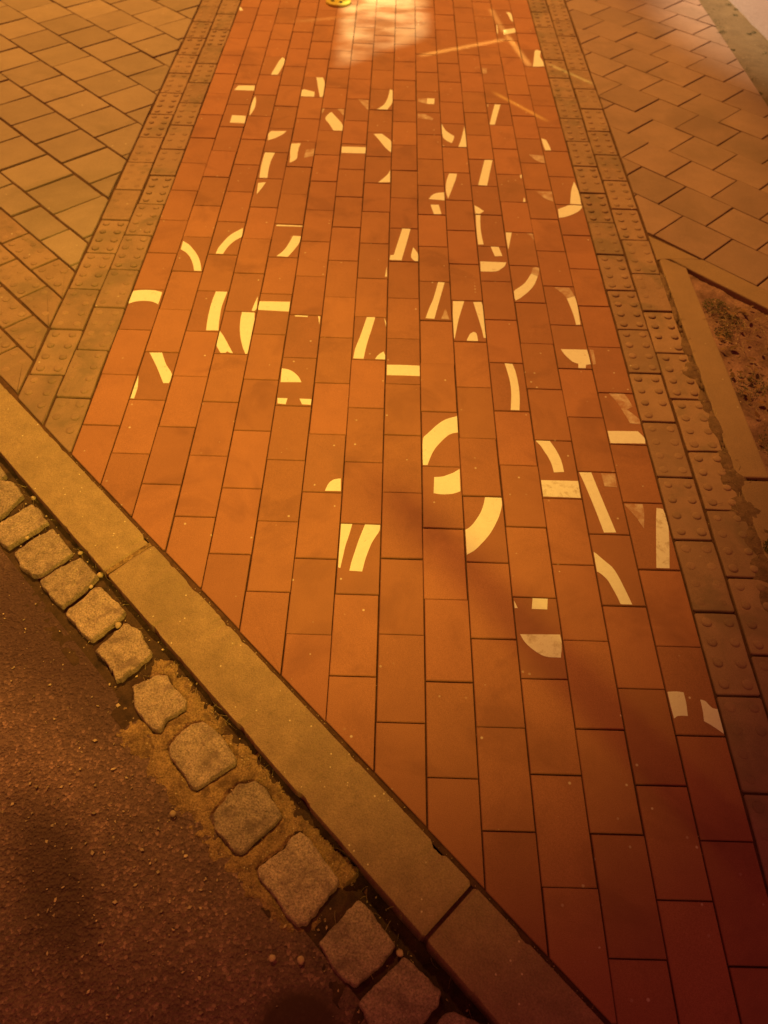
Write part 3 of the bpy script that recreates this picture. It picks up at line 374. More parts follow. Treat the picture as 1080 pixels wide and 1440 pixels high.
  (8, -2, 'red brick with a thick level white bar near its bottom, centre of path', [[0,[[-49.0,-20.9],[-32.7,-20.6],[-15.9,-20.2],[0.3,-20.1],[17.1,-20.4],[34.4,-21.0],[50.0,-21.5],[50.0,-68.0],[34.2,-67.7],[17.1,-67.5],[0.5,-67.3],[-15.7,-67.3],[-32.4,-67.3],[-48.7,-67.4]]]]),
  (6, -5, 'red brick with a small white quarter disc in its lower right corner, centre', [[0,[[46.8,-56.8],[49.1,-99.8],[7.7,-100.9],[9.4,-94.6],[11.1,-88.1],[13.1,-81.9],[14.7,-77.7],[16.7,-73.6],[19.1,-69.8],[22.2,-66.2],[25.8,-62.9],[29.8,-60.5],[35.3,-58.7],[41.1,-57.7]]]]),
  (11, -1, 'red brick with a long thin white arc bowed to the right, full brick height', [[0,[[-5.0,102.5],[-4.8,102.5],[18.9,100.5],[21.0,89.5],[23.2,78.2],[24.9,67.2],[26.2,53.4],[27.2,39.1],[27.9,25.2],[28.3,12.9],[28.6,0.1],[28.6,-12.2],[28.2,-26.8],[27.5,-41.8],[26.6,-56.3],[24.9,-72.9],[22.9,-89.9],[21.6,-101.5],[-3.6,-101.5],[-2.3,-90.1],[-0.3,-73.5],[1.4,-57.4],[2.7,-45.3],[3.8,-32.9],[4.5,-20.7],[4.8,-3.4],[4.7,14.4],[3.8,31.7],[1.4,55.1],[-1.8,79.2]]]]),
  (9, -3, 'red brick with a thick white quarter ring, like the top of an O', [[0,[[50.0,89.4],[50.0,24.7],[45.4,23.6],[40.4,22.4],[35.7,20.8],[30.5,18.2],[25.4,15.2],[21.0,11.4],[12.3,1.4],[4.0,-9.7],[-3.7,-20.6],[-8.1,-27.0],[-12.3,-33.8],[-16.0,-40.5],[-19.6,-47.9],[-23.0,-55.7],[-25.9,-63.4],[-30.2,-76.5],[-34.2,-90.2],[-37.6,-101.5],[-49.7,-101.5],[-50.0,-75.9],[-50.0,-27.7],[-48.6,-2.8],[-46.0,3.8],[-41.2,9.8],[-36.4,15.6],[-32.4,20.9],[-28.2,26.3],[-24.1,31.5],[-19.3,37.9],[-14.3,44.4],[-9.2,50.4],[-3.0,57.4],[3.7,64.3],[10.7,70.5],[16.9,74.7],[23.7,78.4],[30.5,81.7],[37.0,84.5],[43.8,87.1]]]]),
  (9, -4, 'red brick with a thick white block curving up at right, below the quarter ring', [[0,[[48.7,96.6],[47.7,18.3],[44.2,16.6],[40.6,14.8],[37.1,13.2],[32.7,11.4],[28.1,9.7],[23.5,8.6],[14.6,7.3],[5.4,6.5],[-3.5,6.3],[-9.9,7.0],[-16.4,8.3],[-22.8,9.6],[-20.2,65.1],[-12.6,66.0],[-4.8,66.9],[2.7,68.4],[7.4,70.2],[12.1,72.7],[16.6,75.1],[21.3,77.3],[26.2,79.7],[30.6,82.4],[36.8,86.9],[42.8,91.8]]]]),
  (10, -4, 'red brick with the broadest white curved stroke from top right to lower left', [[0,[[6.5,102.3],[49.0,101.7],[49.2,94.5],[49.5,87.0],[49.1,79.8],[47.8,72.1],[45.9,64.3],[43.8,56.8],[41.6,49.3],[39.2,41.5],[36.4,34.1],[30.8,21.1],[24.7,7.7],[18.3,-5.0],[14.6,-11.7],[10.4,-18.5],[6.2,-24.9],[2.5,-30.2],[-1.5,-35.7],[-5.5,-40.8],[-12.8,-50.0],[-20.4,-59.4],[-28.4,-67.9],[-35.3,-73.7],[-43.0,-79.1],[-50.0,-84.0],[-50.0,-6.9],[-47.3,-4.9],[-43.4,-2.1],[-39.8,0.9],[-35.7,5.3],[-31.7,10.1],[-28.2,15.0],[-21.4,26.0],[-14.7,37.6],[-8.8,49.1],[-5.3,57.5],[-2.3,66.3],[0.3,75.0],[2.6,84.0],[4.6,93.3]]]]),
  (12, -3, 'red brick with a curved white stroke above a full width white bar', [[0,[[-49.4,101.9],[-34.7,102.5],[-9.6,102.5],[-7.6,97.6],[-5.0,91.5],[-2.6,85.5],[-0.1,79.3],[2.4,72.8],[4.6,66.4],[6.6,59.8],[8.5,52.9],[10.1,46.2],[11.7,38.3],[13.2,30.2],[14.2,22.3],[15.0,11.1],[15.5,-0.5],[15.9,-11.8],[-12.1,-14.2],[-12.4,-8.3],[-12.7,-2.2],[-13.2,3.7],[-13.9,9.4],[-14.8,15.4],[-15.8,21.1],[-17.5,28.3],[-19.6,35.8],[-21.7,42.9],[-24.0,49.2],[-26.6,55.6],[-29.0,61.8],[-31.6,68.8],[-34.2,76.0],[-37.2,82.8],[-40.9,89.2],[-45.2,95.6]]],[2,[[-50.0,-49.9],[-49.9,-43.7],[49.5,-42.7],[48.1,-101.3],[-50.0,-100.1]]]]),
  (13, -3, 'red brick with a long diagonal white bar and a faded square at top right', [[0,[[-48.4,101.5],[-15.9,102.3],[-10.3,67.7],[-4.6,32.1],[1.1,-2.5],[6.4,-34.2],[12.0,-66.9],[17.4,-98.6],[-13.7,-99.8],[-17.6,-72.8],[-21.7,-44.9],[-25.9,-17.9],[-29.7,5.1],[-33.9,28.7],[-38.1,51.7],[-41.3,68.1],[-44.9,85.1]]],[1,[[10.6,100.3],[47.7,100.6],[44.9,52.0],[12.6,54.9]]]]),
  (14, -4, 'red brick with a broken faded diagonal stroke above a white rounded bar', [[1,[[-21.4,102.5],[25.4,102.5],[27.6,96.0],[30.7,87.0],[33.4,78.1],[35.7,68.7],[37.8,59.0],[39.8,49.5],[20.9,36.5],[26.6,29.1],[32.5,21.5],[38.2,14.0],[43.0,7.4],[47.9,0.4],[50.0,-2.6],[50.0,-16.8],[48.3,-23.7],[19.7,-19.5],[17.4,-10.0],[15.0,-0.2],[12.6,9.4],[10.2,18.6],[7.7,28.1],[5.1,37.2],[1.7,49.0],[-2.1,61.1],[-6.3,72.6],[-10.9,82.7],[-16.3,92.8]]],[0,[[-50.0,-101.5],[-50.0,-59.0],[-49.7,-53.9],[35.7,-51.5],[40.9,-60.0],[46.3,-68.7],[50.0,-77.6],[50.0,-88.1],[49.4,-91.9],[48.3,-99.0],[-36.0,-101.5]]]]),
  (14, -6, 'red brick with a faded triangle and an upright dirty white bar', [[1,[[-50.0,94.4],[-50.0,98.7],[-2.9,100.5],[-2.6,93.5],[-2.2,86.3],[-2.5,79.4],[-5.8,59.8],[-10.0,39.8],[-14.0,20.4],[-19.2,34.0],[-24.5,48.0],[-30.4,61.3],[-37.3,73.9],[-45.0,86.4]]],[2,[[31.8,89.4],[47.9,86.4],[49.2,77.2],[50.0,71.6],[50.0,31.9],[49.7,27.4],[47.7,12.3],[40.9,-25.1],[32.9,-63.5],[25.2,-100.7],[-7.1,-100.8],[1.3,-57.9],[10.0,-13.5],[18.6,29.4],[22.8,49.2],[27.3,69.6]]]]),
  (7, -5, 'red brick with two fat leaning white strokes side by side, centre of path', [[0,[[-49.2,102.5],[-21.1,102.5],[-23.2,90.8],[-25.5,78.2],[-27.9,66.0],[-30.2,55.5],[-32.7,44.6],[-34.8,34.1],[-36.5,23.0],[-37.9,11.5],[-39.3,0.3],[-40.8,-10.6],[-42.3,-21.8],[-43.8,-32.7],[-48.9,-30.3],[-49.1,-17.8],[-49.2,-4.9],[-49.4,7.6],[-49.3,21.4],[-49.3,35.5],[-49.2,49.3],[-49.2,67.0],[-49.2,85.3]]],[0,[[11.4,102.5],[31.3,102.5],[49.6,102.4],[49.6,96.6],[49.6,90.7],[48.7,85.0],[45.8,78.0],[42.1,71.0],[38.5,64.3],[35.0,56.9],[31.5,49.2],[28.5,41.7],[25.7,33.1],[23.2,24.1],[20.9,15.4],[18.6,6.9],[16.5,-1.8],[14.6,-10.4],[12.8,-20.4],[11.1,-30.7],[9.5,-40.7],[-21.5,-39.3],[-20.3,-31.0],[-19.1,-22.4],[-17.7,-14.1],[-15.8,-4.7],[-13.6,4.9],[-11.5,14.2],[-8.4,28.1],[-5.2,42.5],[-1.8,56.4],[2.4,71.7],[7.0,87.4]]]]),
  (13, -4, 'red brick with a long tapering white arc running from its left edge downward', [[0,[[-50.0,18.5],[-49.2,48.6],[-46.4,46.0],[-43.6,43.3],[-41.0,40.6],[-38.0,37.0],[-35.1,33.2],[-32.2,29.6],[-28.7,25.5],[-25.0,21.3],[-21.5,17.2],[-17.8,13.3],[-14.0,9.2],[-10.9,4.9],[-7.7,-1.4],[-4.9,-8.2],[-2.5,-14.8],[-0.4,-21.2],[1.5,-27.9],[3.3,-34.4],[6.2,-45.5],[9.0,-57.0],[11.7,-68.1],[14.3,-79.0],[16.8,-90.2],[19.2,-101.1],[-8.3,-101.2],[-9.9,-93.7],[-11.5,-86.0],[-13.4,-78.6],[-15.7,-70.7],[-18.3,-62.7],[-20.8,-54.8],[-22.3,-49.7],[-23.9,-44.4],[-25.7,-39.4],[-27.7,-35.1],[-30.2,-30.8],[-32.8,-26.9],[-35.4,-23.2],[-38.4,-19.6],[-41.5,-16.3],[-44.4,-13.7],[-47.6,-11.4],[-50.0,-9.7]]]]),
  (11, -5, 'red brick with a stained white quarter disc under two small white blocks', [[0,[[-5.2,102.5],[30.5,102.5],[26.0,72.9],[-10.2,73.1]]],[0,[[-50.0,94.2],[-47.6,88.4],[-45.2,81.2],[-43.0,74.3],[-50.0,74.0]]],[2,[[-43.7,4.8],[47.8,7.0],[48.5,-0.3],[49.1,-7.7],[49.0,-15.0],[47.3,-27.2],[44.8,-39.7],[42.4,-51.8],[34.8,-51.9],[27.0,-52.0],[19.4,-51.7],[14.4,-51.1],[9.2,-50.2],[4.4,-48.8],[0.6,-47.1],[-3.1,-45.0],[-6.5,-42.7],[-10.8,-39.7],[-15.0,-36.3],[-19.0,-32.8],[-22.6,-29.4],[-26.2,-25.7],[-29.5,-21.9],[-32.5,-17.9],[-35.4,-13.5],[-38.0,-9.1],[-40.1,-4.6],[-41.9,0.2]]]]),
  (14, -8, 'nearest painted red brick with two jagged white patches, lower right', [[0,[[-50.0,-8.1],[-43.5,-7.5],[-36.4,-6.9],[-29.5,-6.6],[-24.6,-6.9],[-19.7,-7.6],[-14.9,-8.2],[-14.7,-16.1],[-14.5,-24.2],[-14.7,-32.0],[-15.5,-42.1],[-16.8,-52.4],[-18.0,-62.5],[-24.9,-62.4],[-32.1,-62.3],[-39.0,-63.1],[-42.4,-64.6],[-45.6,-66.9],[-48.7,-69.2],[-49.2,-59.8],[-49.6,-50.3],[-50.0,-41.0],[-50.0,-39.4]]],[0,[[18.0,-23.9],[21.2,-24.6],[24.5,-25.4],[27.4,-26.8],[29.5,-29.0],[31.2,-31.8],[32.9,-34.5],[35.1,-37.5],[37.3,-40.5],[40.1,-42.9],[43.4,-44.0],[47.1,-44.5],[50.0,-44.8],[50.0,-94.2],[49.3,-99.8],[43.5,-94.7],[37.5,-89.5],[31.5,-84.6],[25.9,-80.6],[20.0,-76.7],[14.3,-73.0],[15.3,-65.6],[16.4,-58.0],[17.2,-50.6],[17.6,-41.8],[17.8,-32.7]]]]),
  (13, 0, 'red brick with a white bowl shape standing on a stub, near the right strip', [[0,[[-33.9,-15.7],[48.1,-14.1],[48.8,-27.4],[49.6,-41.2],[50.0,-52.3],[50.0,-82.5],[35.0,-85.6],[31.6,-101.5],[31.6,-101.5],[9.1,-101.5],[11.9,-82.0],[6.8,-79.9],[1.6,-77.7],[-2.9,-74.7],[-7.9,-69.1],[-12.3,-62.7],[-16.2,-56.2],[-19.8,-50.4],[-23.2,-44.3],[-26.1,-38.1],[-28.9,-30.8],[-31.4,-23.1]]]]),
  (14, -3, 'red brick with one thin white sliver at its left edge beside the white bowl', [[1,[[-47.8,89.6],[-37.4,87.7],[-37.6,76.9],[-37.8,65.8],[-38.1,55.1],[-38.4,44.5],[-38.9,33.6],[-39.3,23.0],[-47.8,18.6]]]]),
]
SETTS = [[(-1.002, 1.2923), (-0.9774, 1.2933), (-0.95, 1.2725), (-0.9285, 1.2437), (-0.9464, 1.1982), (-0.961, 1.1694), (-0.9949, 1.1403), (-1.0499, 1.1942), (-1.0378, 1.2635)], [(-1.0513, 1.3635), (-1.0186, 1.342), (-0.9919, 1.3121), (-1.0029, 1.295), (-1.0311, 1.2801), (-1.0732, 1.3171)], [(-0.9552, 1.1519), (-0.9192, 1.189), (-0.8953, 1.2159), (-0.8746, 1.2011), (-0.8371, 1.1564), (-0.9117, 1.0797), (-0.9466, 1.1026), (-0.972, 1.1312)], [(-0.8891, 1.0638), (-0.8599, 1.101), (-0.8202, 1.1395), (-0.7982, 1.118), (-0.7519, 1.0713), (-0.7651, 1.0425), (-0.8086, 0.9957), (-0.8342, 1.0053), (-0.8632, 1.0249)], [(-0.8043, 0.9815), (-0.7699, 1.0191), (-0.7258, 1.0533), (-0.6698, 0.9999), (-0.6966, 0.9586), (-0.73, 0.9182), (-0.7507, 0.9261), (-0.7766, 0.9513)], [(-0.7205, 0.8972), (-0.6693, 0.9684), (-0.6544, 0.9689), (-0.5853, 0.9104), (-0.5848, 0.8955), (-0.6098, 0.8634), (-0.641, 0.8305), (-0.6623, 0.8432), (-0.6919, 0.873)], [(-0.6249, 0.8023), (-0.6054, 0.8309), (-0.5847, 0.8642), (-0.575, 0.877), (-0.5399, 0.8575), (-0.502, 0.8063), (-0.5026, 0.7925), (-0.5381, 0.7547), (-0.5622, 0.732), (-0.5866, 0.7684), (-0.6043, 0.7834)], [(-0.5236, 0.7213), (-0.4713, 0.7511), (-0.4529, 0.746), (-0.4424, 0.7276), (-0.4022, 0.692), (-0.4016, 0.674), (-0.437, 0.6481), (-0.445, 0.6218), (-0.4625, 0.6264), (-0.4916, 0.6535), (-0.5071, 0.6708)], [(-0.4181, 0.5886), (-0.4105, 0.6085), (-0.3779, 0.6417), (-0.3551, 0.6444), (-0.32, 0.6192), (-0.2761, 0.5676), (-0.2836, 0.554), (-0.3137, 0.5305), (-0.3463, 0.5038), (-0.3623, 0.5107), (-0.3824, 0.5398), (-0.4098, 0.5656)], [(-0.309, 0.4548), (-0.2973, 0.4727), (-0.2635, 0.5171), (-0.2307, 0.5217), (-0.2109, 0.5113), (-0.174, 0.4584), (-0.1847, 0.4407), (-0.2171, 0.4125), (-0.2417, 0.3851), (-0.2566, 0.3914), (-0.2974, 0.4274)], [(-0.2071, 0.3601), (-0.1912, 0.3734), (-0.1588, 0.3973), (-0.1534, 0.4142), (-0.1335, 0.4266), (-0.1182, 0.4186), (-0.0559, 0.3466), (-0.0553, 0.3368), (-0.1082, 0.2715), (-0.1245, 0.2677), (-0.1423, 0.2788), (-0.1678, 0.3111), (-0.2003, 0.3417)], [(-0.0823, 0.2394), (-0.0482, 0.2755), (-0.0162, 0.3113), (-0.0023, 0.3039), (0.0256, 0.2713), (0.0526, 0.2397), (0.0207, 0.2019), (-0.0138, 0.1763), (-0.0333, 0.1813), (-0.0606, 0.2085)], [(-0.0065, 0.1521), (0.0182, 0.1743), (0.0402, 0.194), (0.0692, 0.22), (0.0855, 0.209), (0.1332, 0.1714), (0.1263, 0.1498), (0.0976, 0.1229), (0.0543, 0.0838), (0.0171, 0.1032)], [(0.1161, 0.113), (0.1354, 0.1368), (0.1545, 0.1425), (0.1946, 0.1276), (0.2322, 0.0876), (0.1748, 0.0447), (0.1304, 0.0681)]]
MORT = [(-0.5489, 0.6606), (-0.538, 0.6787), (-0.5043, 0.6508), (-0.4904, 0.6916), (-0.4964, 0.7935), (-0.4551, 0.786), (-0.3416, 0.6718), (-0.2035, 0.5282), (-0.0953, 0.4277), (-0.0338, 0.3574), (-0.0491, 0.3422), (-0.0968, 0.2696), (-0.1477, 0.2626), (-0.205, 0.3092), (-0.226, 0.3195), (-0.296, 0.386), (-0.3714, 0.4632), (-0.4386, 0.5172), (-0.516, 0.6037)]
GRAVEL = [(-0.6457, 0.3937, 0.0034), (-0.5669, 0.3891, 0.005), (-0.5429, 0.3981, 0.0042), (-0.5259, 0.3802, 0.0062), (-0.5037, 0.3825, 0.0038), (-0.4604, 0.4003, 0.0034), (-0.4332, 0.3893, 0.005), (-0.4032, 0.3719, 0.0042), (-0.347, 0.38, 0.0062), (-0.4114, 0.4288, 0.0038), (-0.3654, 0.4318, 0.0034), (-0.4622, 0.2974, 0.005), (-0.3556, 0.3062, 0.0042), (-0.375, 0.2843, 0.0062), (-0.5951, 0.2728, 0.0038), (-0.5786, 0.1865, 0.0034), (-0.4746, 0.1573, 0.005), (-0.4254, 0.1639, 0.0042), (-0.4334, 0.125, 0.0062), (-0.3188, 0.1897, 0.0038), (-0.3186, 0.1541, 0.0034), (-0.3603, 0.1266, 0.005), (-0.5515, 0.1185, 0.0042), (-0.4743, 0.2315, 0.0062), (-0.4403, 0.3579, 0.0038), (-0.4123, 0.3651, 0.0034), (-0.5907, 0.6766, 0.005), (-0.5916, 0.5403, 0.0042), (-0.6682, 0.5027, 0.0062), (-0.6461, 0.5026, 0.0038), (-0.6196, 0.4812, 0.0034), (-0.7047, 0.4674, 0.005), (-0.6615, 0.4509, 0.0042), (-0.5414, 0.4541, 0.0062), (-0.5894, 0.4319, 0.0038), (-0.4094, 0.4281, 0.0034), (-0.5533, 0.5078, 0.005), (-0.6039, 0.51, 0.0042), (-0.5247, 0.5422, 0.0062), (-0.6919, 0.5317, 0.0038), (-0.4847, 0.4592, 0.0034), (-0.5772, 0.6007, 0.005), (-0.6741, 0.6442, 0.0042), (-0.5478, 0.6792, 0.0062), (-0.5775, 0.7276, 0.0038), (-0.5639, 0.7215, 0.0034)]
PEBBLES = [(0.0611, 0.2277, -0.0225, 0.0065, 'round orange brown pebble between two dark cobblestones by the kerb joint'), (-0.6676, 1.009, -0.0225, 0.0075, 'tan pebble in the gutter at the corner of the upper kerb joint'), (-0.5923, 0.8723, -0.0225, 0.0075, 'pale angular pebble at the tip of the ragged bright cobblestone'), (-0.8994, 1.2402, -0.0225, 0.006, 'pale pebble between the kerb and the second cobblestone'), (-0.8761, 1.1122, -0.0225, 0.005, 'small pale pebble in the joint between the two wide cobblestones'), (-0.6808, 0.9739, -0.0225, 0.005, 'small pebble in the cobblestone joint below the kerb joint'), (-0.3863, 0.4565, -0.0225, 0.006, 'pale round pebble on the asphalt next to the ochre mortar'), (-0.1135, 0.2126, -0.0225, 0.0065, 'orange flake of stone on the dark asphalt by the smooth dark spot'), (-0.164, 0.2147, -0.0225, 0.006, 'pale flake of stone on the dark asphalt left of the orange one'), (-0.7324, 1.0718, -0.0225, 0.006, 'pebble in the gutter above the upper kerb joint')]
CAP = (-0.3058, 4.7485, 0.0)
POST = (1.085, -0.035, -0.01)
# ---------------------------------------------------------------- ground sheets
W, LN, X0 = .105, .21, -.8329
KF, KN = .535, .352                   # kerb: far and near edge as x+y
struct(link('ground', sheet((-120, -120, 120, 120), -.095), M['dirt']))
def cut_plane(bm, co, no):
    bmesh.ops.bisect_plane(bm, geom=bm.verts[:]+bm.edges[:]+bm.faces[:], plane_co=co, plane_no=no, clear_outer=True)
def tri_strip_sheet(name, box, z, step, fn, m, cuts):
    bm = sheet(box, z, step, fn=fn)
    for co, no in cuts: cut_plane(bm, co, no)
    return link(name, bm, m, smooth=True)
# bed of joint sand under every paved field
struct(tri_strip_sheet('joint_sand', (-4.5, -1.6, 3.2, 9.5), -.0052, .02, lambda x, y: .0018*fbm(x, y, 14)+.001*fbm(x, y, 50)-(.035 if (x > 1.03 and x+y < 3.40) or x > 1.74 else 0), M['joint'], [((KF-.004, 0, 0), (-1, -1, 0))]))
# road and gutter lie lower than the kerb
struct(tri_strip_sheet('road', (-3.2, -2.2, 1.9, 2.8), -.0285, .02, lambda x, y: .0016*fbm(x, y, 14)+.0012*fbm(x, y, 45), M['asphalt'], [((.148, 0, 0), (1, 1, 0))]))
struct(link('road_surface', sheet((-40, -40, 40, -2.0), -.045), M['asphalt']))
def sst(v, a, b):
    t = max(0, min(1, (v-a)/(b-a))); return t*t*(3-2*t)
def gz(x, y):
    return .0045*fbm(x, y, 22)+.003*fbm(x, y, 70)-.035*sst((x-y)/sqrt(2), -.42, -.15)*sst(x+y, .275, .325)
struct(tri_strip_sheet('gutter', (-3.2, -1.6, 1.9, 3.2), -.030, .012, gz, M['dirt'], [((KN+.03, 0, 0), (1, 1, 0)), ((.10, 0, 0), (-1, -1, 0))]))

# mortar smeared round the nearest cobblestones
def seg_dist(P, x, y):
    ins = False; best = 9
    for i in range(len(P)):
        ax, ay = P[i-1]; bx, by = P[i]
        if (ay > y) != (by > y) and x < (bx-ax)*(y-ay)/(by-ay)+ax: ins = not ins
        dx, dy = bx-ax, by-ay; t = max(0, min(1, ((x-ax)*dx+(y-ay)*dy)/(dx*dx+dy*dy)))
        best = min(best, (ax+t*dx-x)**2+(ay+t*dy-y)**2)
    return sqrt(best)*(1 if ins else -1)
near = [P for P in SETTS[6:12]]
def mz(x, y):
    d = seg_dist(MORT, x, y)-.003+.011*fbm(x, y, 24)+.006*fbm(x, y, 70)
    if d < -.012: return -.03
    e = min([-seg_dist(P, x, y) for P in near if abs(P[0][0]-x) < .14 and abs(P[0][1]-y) < .14] or [1])
    z = .0030*min(1, max(-1, (d-.007)/.014))+.0042*fbm(x, y, 30)+.0028*fbm(x, y, 90)
    if e < .008: z -= .007*(1-max(0, e)/.008)
    return z
struct(tri_strip_sheet('mortar', (-.60, .24, .0, .84), -.0268, .0042, mz, M['mortar'], []))

# ---------------------------------------------------------------- the red brick path
G = .0014
painted = {(k[0], k[1]): k for k in MARKS}
bm = bmesh.new()
for c in range(15):
    for n in range(-22, 34):
        if (c, n) in painted: continue
        y1 = PH[c]+n*LN; y0 = y1-LN
        if y0 > 9.2: continue
        j = random.gauss(0, .0006); e = random.gauss(0, .0008)
        P = [(X0+c*W+G+j, y0+G+e), (X0+(c+1)*W-G+j, y0+G+e), (X0+(c+1)*W-G+j, y1-G+e), (X0+c*W+G+j, y1-G+e)]
        P = half(P, 1, 1, KF+.013+.004*mn.noise(Vector((c*1.7, n*.9, 0))))
        if len(P) < 3: continue
        slab(bm, P, 0, .03, .0020, .0004)
struct(link('cycle_path', bm, M['brick']))
def pbrick(c, n, label, pieces):
    y1 = PH[c]+n*LN; cx, cy = X0+(c+.5)*W, y1-LN/2
    bm = bmesh.new(); a, b = W/2-G, LN/2-G
    slab(bm, [(-a, -b), (a, -b), (a, b), (-a, b)], 0, .03, .0020, 0)
    o = link('painted_brick', bm, M['pbrick']); o.location = (cx, cy, random.gauss(0, .0004))
    o.rotation_euler = (random.gauss(0, .002), random.gauss(0, .004), 0)
    tag(o, label, 'paving brick', 'painted bricks laid out of order in the red path')
    for k, (wr, P) in enumerate(pieces):
        pb = bmesh.new(); prism(pb, [(x/1000, y/1000) for x, y in P], -.0002, .0005)
        q = link('paint_mark', pb, PAINT[wr], o)
        if wr == 1: q['label'] = 'worn and faded paint mark'
        if wr == 2: q['label'] = 'stained dirty paint mark'
for c, n, label, pieces in MARKS: pbrick(c, n, label, pieces)

# ---------------------------------------------------------------- studded strips and studded slabs
def stud(bm, x, y, z=0, r=.0125, h=.0040):
    r *= random.uniform(.92, 1.05); h *= random.uniform(.8, 1.05); prev = None; n = 14
    for rr, hh in ((1, -.0004), (.93, .35), (.72, .78), (.40, .97)):
        ring = [bm.verts.new((x+r*rr*cos(2*pi*i/n), y+r*rr*sin(2*pi*i/n), z+(h*hh if hh > 0 else hh))) for i in range(n)]
        if prev:
            for i in range(n): bm.faces.new((prev[i], prev[(i+1) % n], ring[(i+1) % n], ring[i]))
        prev = ring
    bm.faces.new(prev)
def studtile(bm, x0, y0, x1, y1, rot=None, cuts=()):
    P = [(x0, y0), (x1, y0), (x1, y1), (x0, y1)]
    tr = (lambda p: (rot[0]+p[0]*rot[2]-p[1]*rot[3], rot[1]+p[0]*rot[3]+p[1]*rot[2])) if rot else (lambda p: p)
    Q = [tr(p) for p in P]
    for cc in cuts: Q = half(Q, *cc)
    if len(Q) < 3 or parea(Q) < 4e-4: return
    slab(bm, wob(ccw(Q), .0012, .04) if parea(Q) > .004 else Q, 0, .03, .003, .0008)
    if max(abs(p[1]) for p in Q) > 8: return
    vert = (y1-y0) > (x1-x0); wear = random.choice((.55, .8, 1, 1, 1.1))
    for i in range(2):
        for j in range(4):
            u, v = (i-.5)*.052, (j-1.5)*.052
            if not vert: u, v = v, u
            p = tr(((x0+x1)/2+u, (y0+y1)/2+v))
            if random.random() < .03: continue
            if all(a*p[0]+b*p[1] > c+.014 for a, b, c in cuts): stud(bm, p[0], p[1], h=(.0030 if rot else .0040)*wear)
gk = (1, 1, KF+.008)
bm = bmesh.new(); bmr = bmesh.new()
for n in range(-14, 34):
    for b_, xa, xb, ph in ((bm, -.9355, -.8365, 2.016), (bm, -1.043, -.9405, 1.900), (bmr, .7465, .8445, 2.201), (bmr, .8505, .9485, 2.301)):
        y0 = ph+n*LN; sl = random.gauss(0, .001)
        if y0 > 8.8: continue
        studtile(b_, xa+sl, y0+.0022, xb+sl, y0+LN-.0022, None, (gk,))
struct(link('studded_strip', bm, M['stud'])); struct(link('studded_strip', bmr, M['stud']))

# left pavement: square slabs set at 45 degrees in running bond, then two studded courses along the kerb
def diag(bm, s0, s1, d0, d1, gap, cuts, bev=.003, **k):
    """cell between the lines x+y=s0..s1 and x-y=d0..d1"""
    g = gap*sqrt(2)/2
    s0 += g; s1 -= g; d0 += g; d1 -= g
    P = [((s+d)/2, (s-d)/2) for s, d in ((s0, d0), (s0, d1), (s1, d1), (s1, d0))]
    for c in cuts: P = half(P, *c)
    if len(P) < 3 or parea(P) < 4e-5: return
    slab(bm, wob(ccw(P), .0014, .05) if parea(P) > .006 else P, 0, .03, bev, **k)
bm = bmesh.new(); cl = ((-1, 0, 1.0495),)
for k in range(0, 40):
    s0 = 1.327+.2955*k; ph = -3.776 if k % 2 == 0 else -3.922
    for d in range(-34, 12):
        d0 = ph+.2955*d
        cx, cy = (s0+d0)/2, (s0-d0)/2
        if cx < -4.6 or cy > 9.3 or cx > -.8: continue
        diag(bm, s0, s0+.2955, d0, d0+.2955, random.uniform(.004, .008), cl, .0035, tilt=.0010)
for d in range(-22, 6):
    diag(bm, 1.158, 1.327, -3.602+.2955*d, -3.602+.2955*(d+1), .006, cl, .0035, tilt=.0009)
struct(link('pavement', bm, M['slab']))
bm = bmesh.new()
h_ = sqrt(.5)
for r_, (s0, s1, ph) in enumerate(((1.008, 1.158, -3.403), (.855, 1.008, -3.238), (.702, .855, -3.082), (.552, .702, -3.23))):
    for d in range(-14, 12):
        d0 = ph+.2965*d+.1483
        cs, cd = (s0+s1)/2, d0
        if (cs+cd)/2 > -.9: continue
        studtile(bm, -.1015, -.0508, .1015, .0508, ((cs+cd)/2, (cs-cd)/2, h_, -h_), ((-1, 0, 1.0495), gk))
struct(link('studded_pavement', bm, M['stud']))

# right pavement
bm = bmesh.new()
cr = ((1, 0, .9575), (1, 1, 3.522), (-1, 0, -1.725))
for k in range(0, 40):
    s0 = 3.522+.2805*k; ph = -1.275 if k % 2 == 0 else -1.432
    for d in range(-34, 16):
        d0 = ph+.2955*d; cx, cy = (s0+d0)/2, (s0-d0)/2
        if cx > 2.0 or cx < .6 or cy > 9.3: continue
        g = .0045*h_
        P = [((s+e)/2, (s-e)/2) for s, e in ((s0+.0018, d0+g), (s0+.0018, d0+.2955-g), (s0+.2787, d0+.2955-g), (s0+.2787, d0+g))]
        for c in cr: P = half(P, *c)
        if len(P) > 2 and parea(P) > 4e-5: slab(bm, P, 0, .03, .003, .0010)
struct(link('pavement', bm, M['slabr']))
bm = bmesh.new(); slab(bm, [(.957, 2.545), (1.112, 2.402), (.99, 2.397), (.957, 2.39)], -.001, .03, .003, 0)
struct(link('pavement_infill', bm, M['edge']))

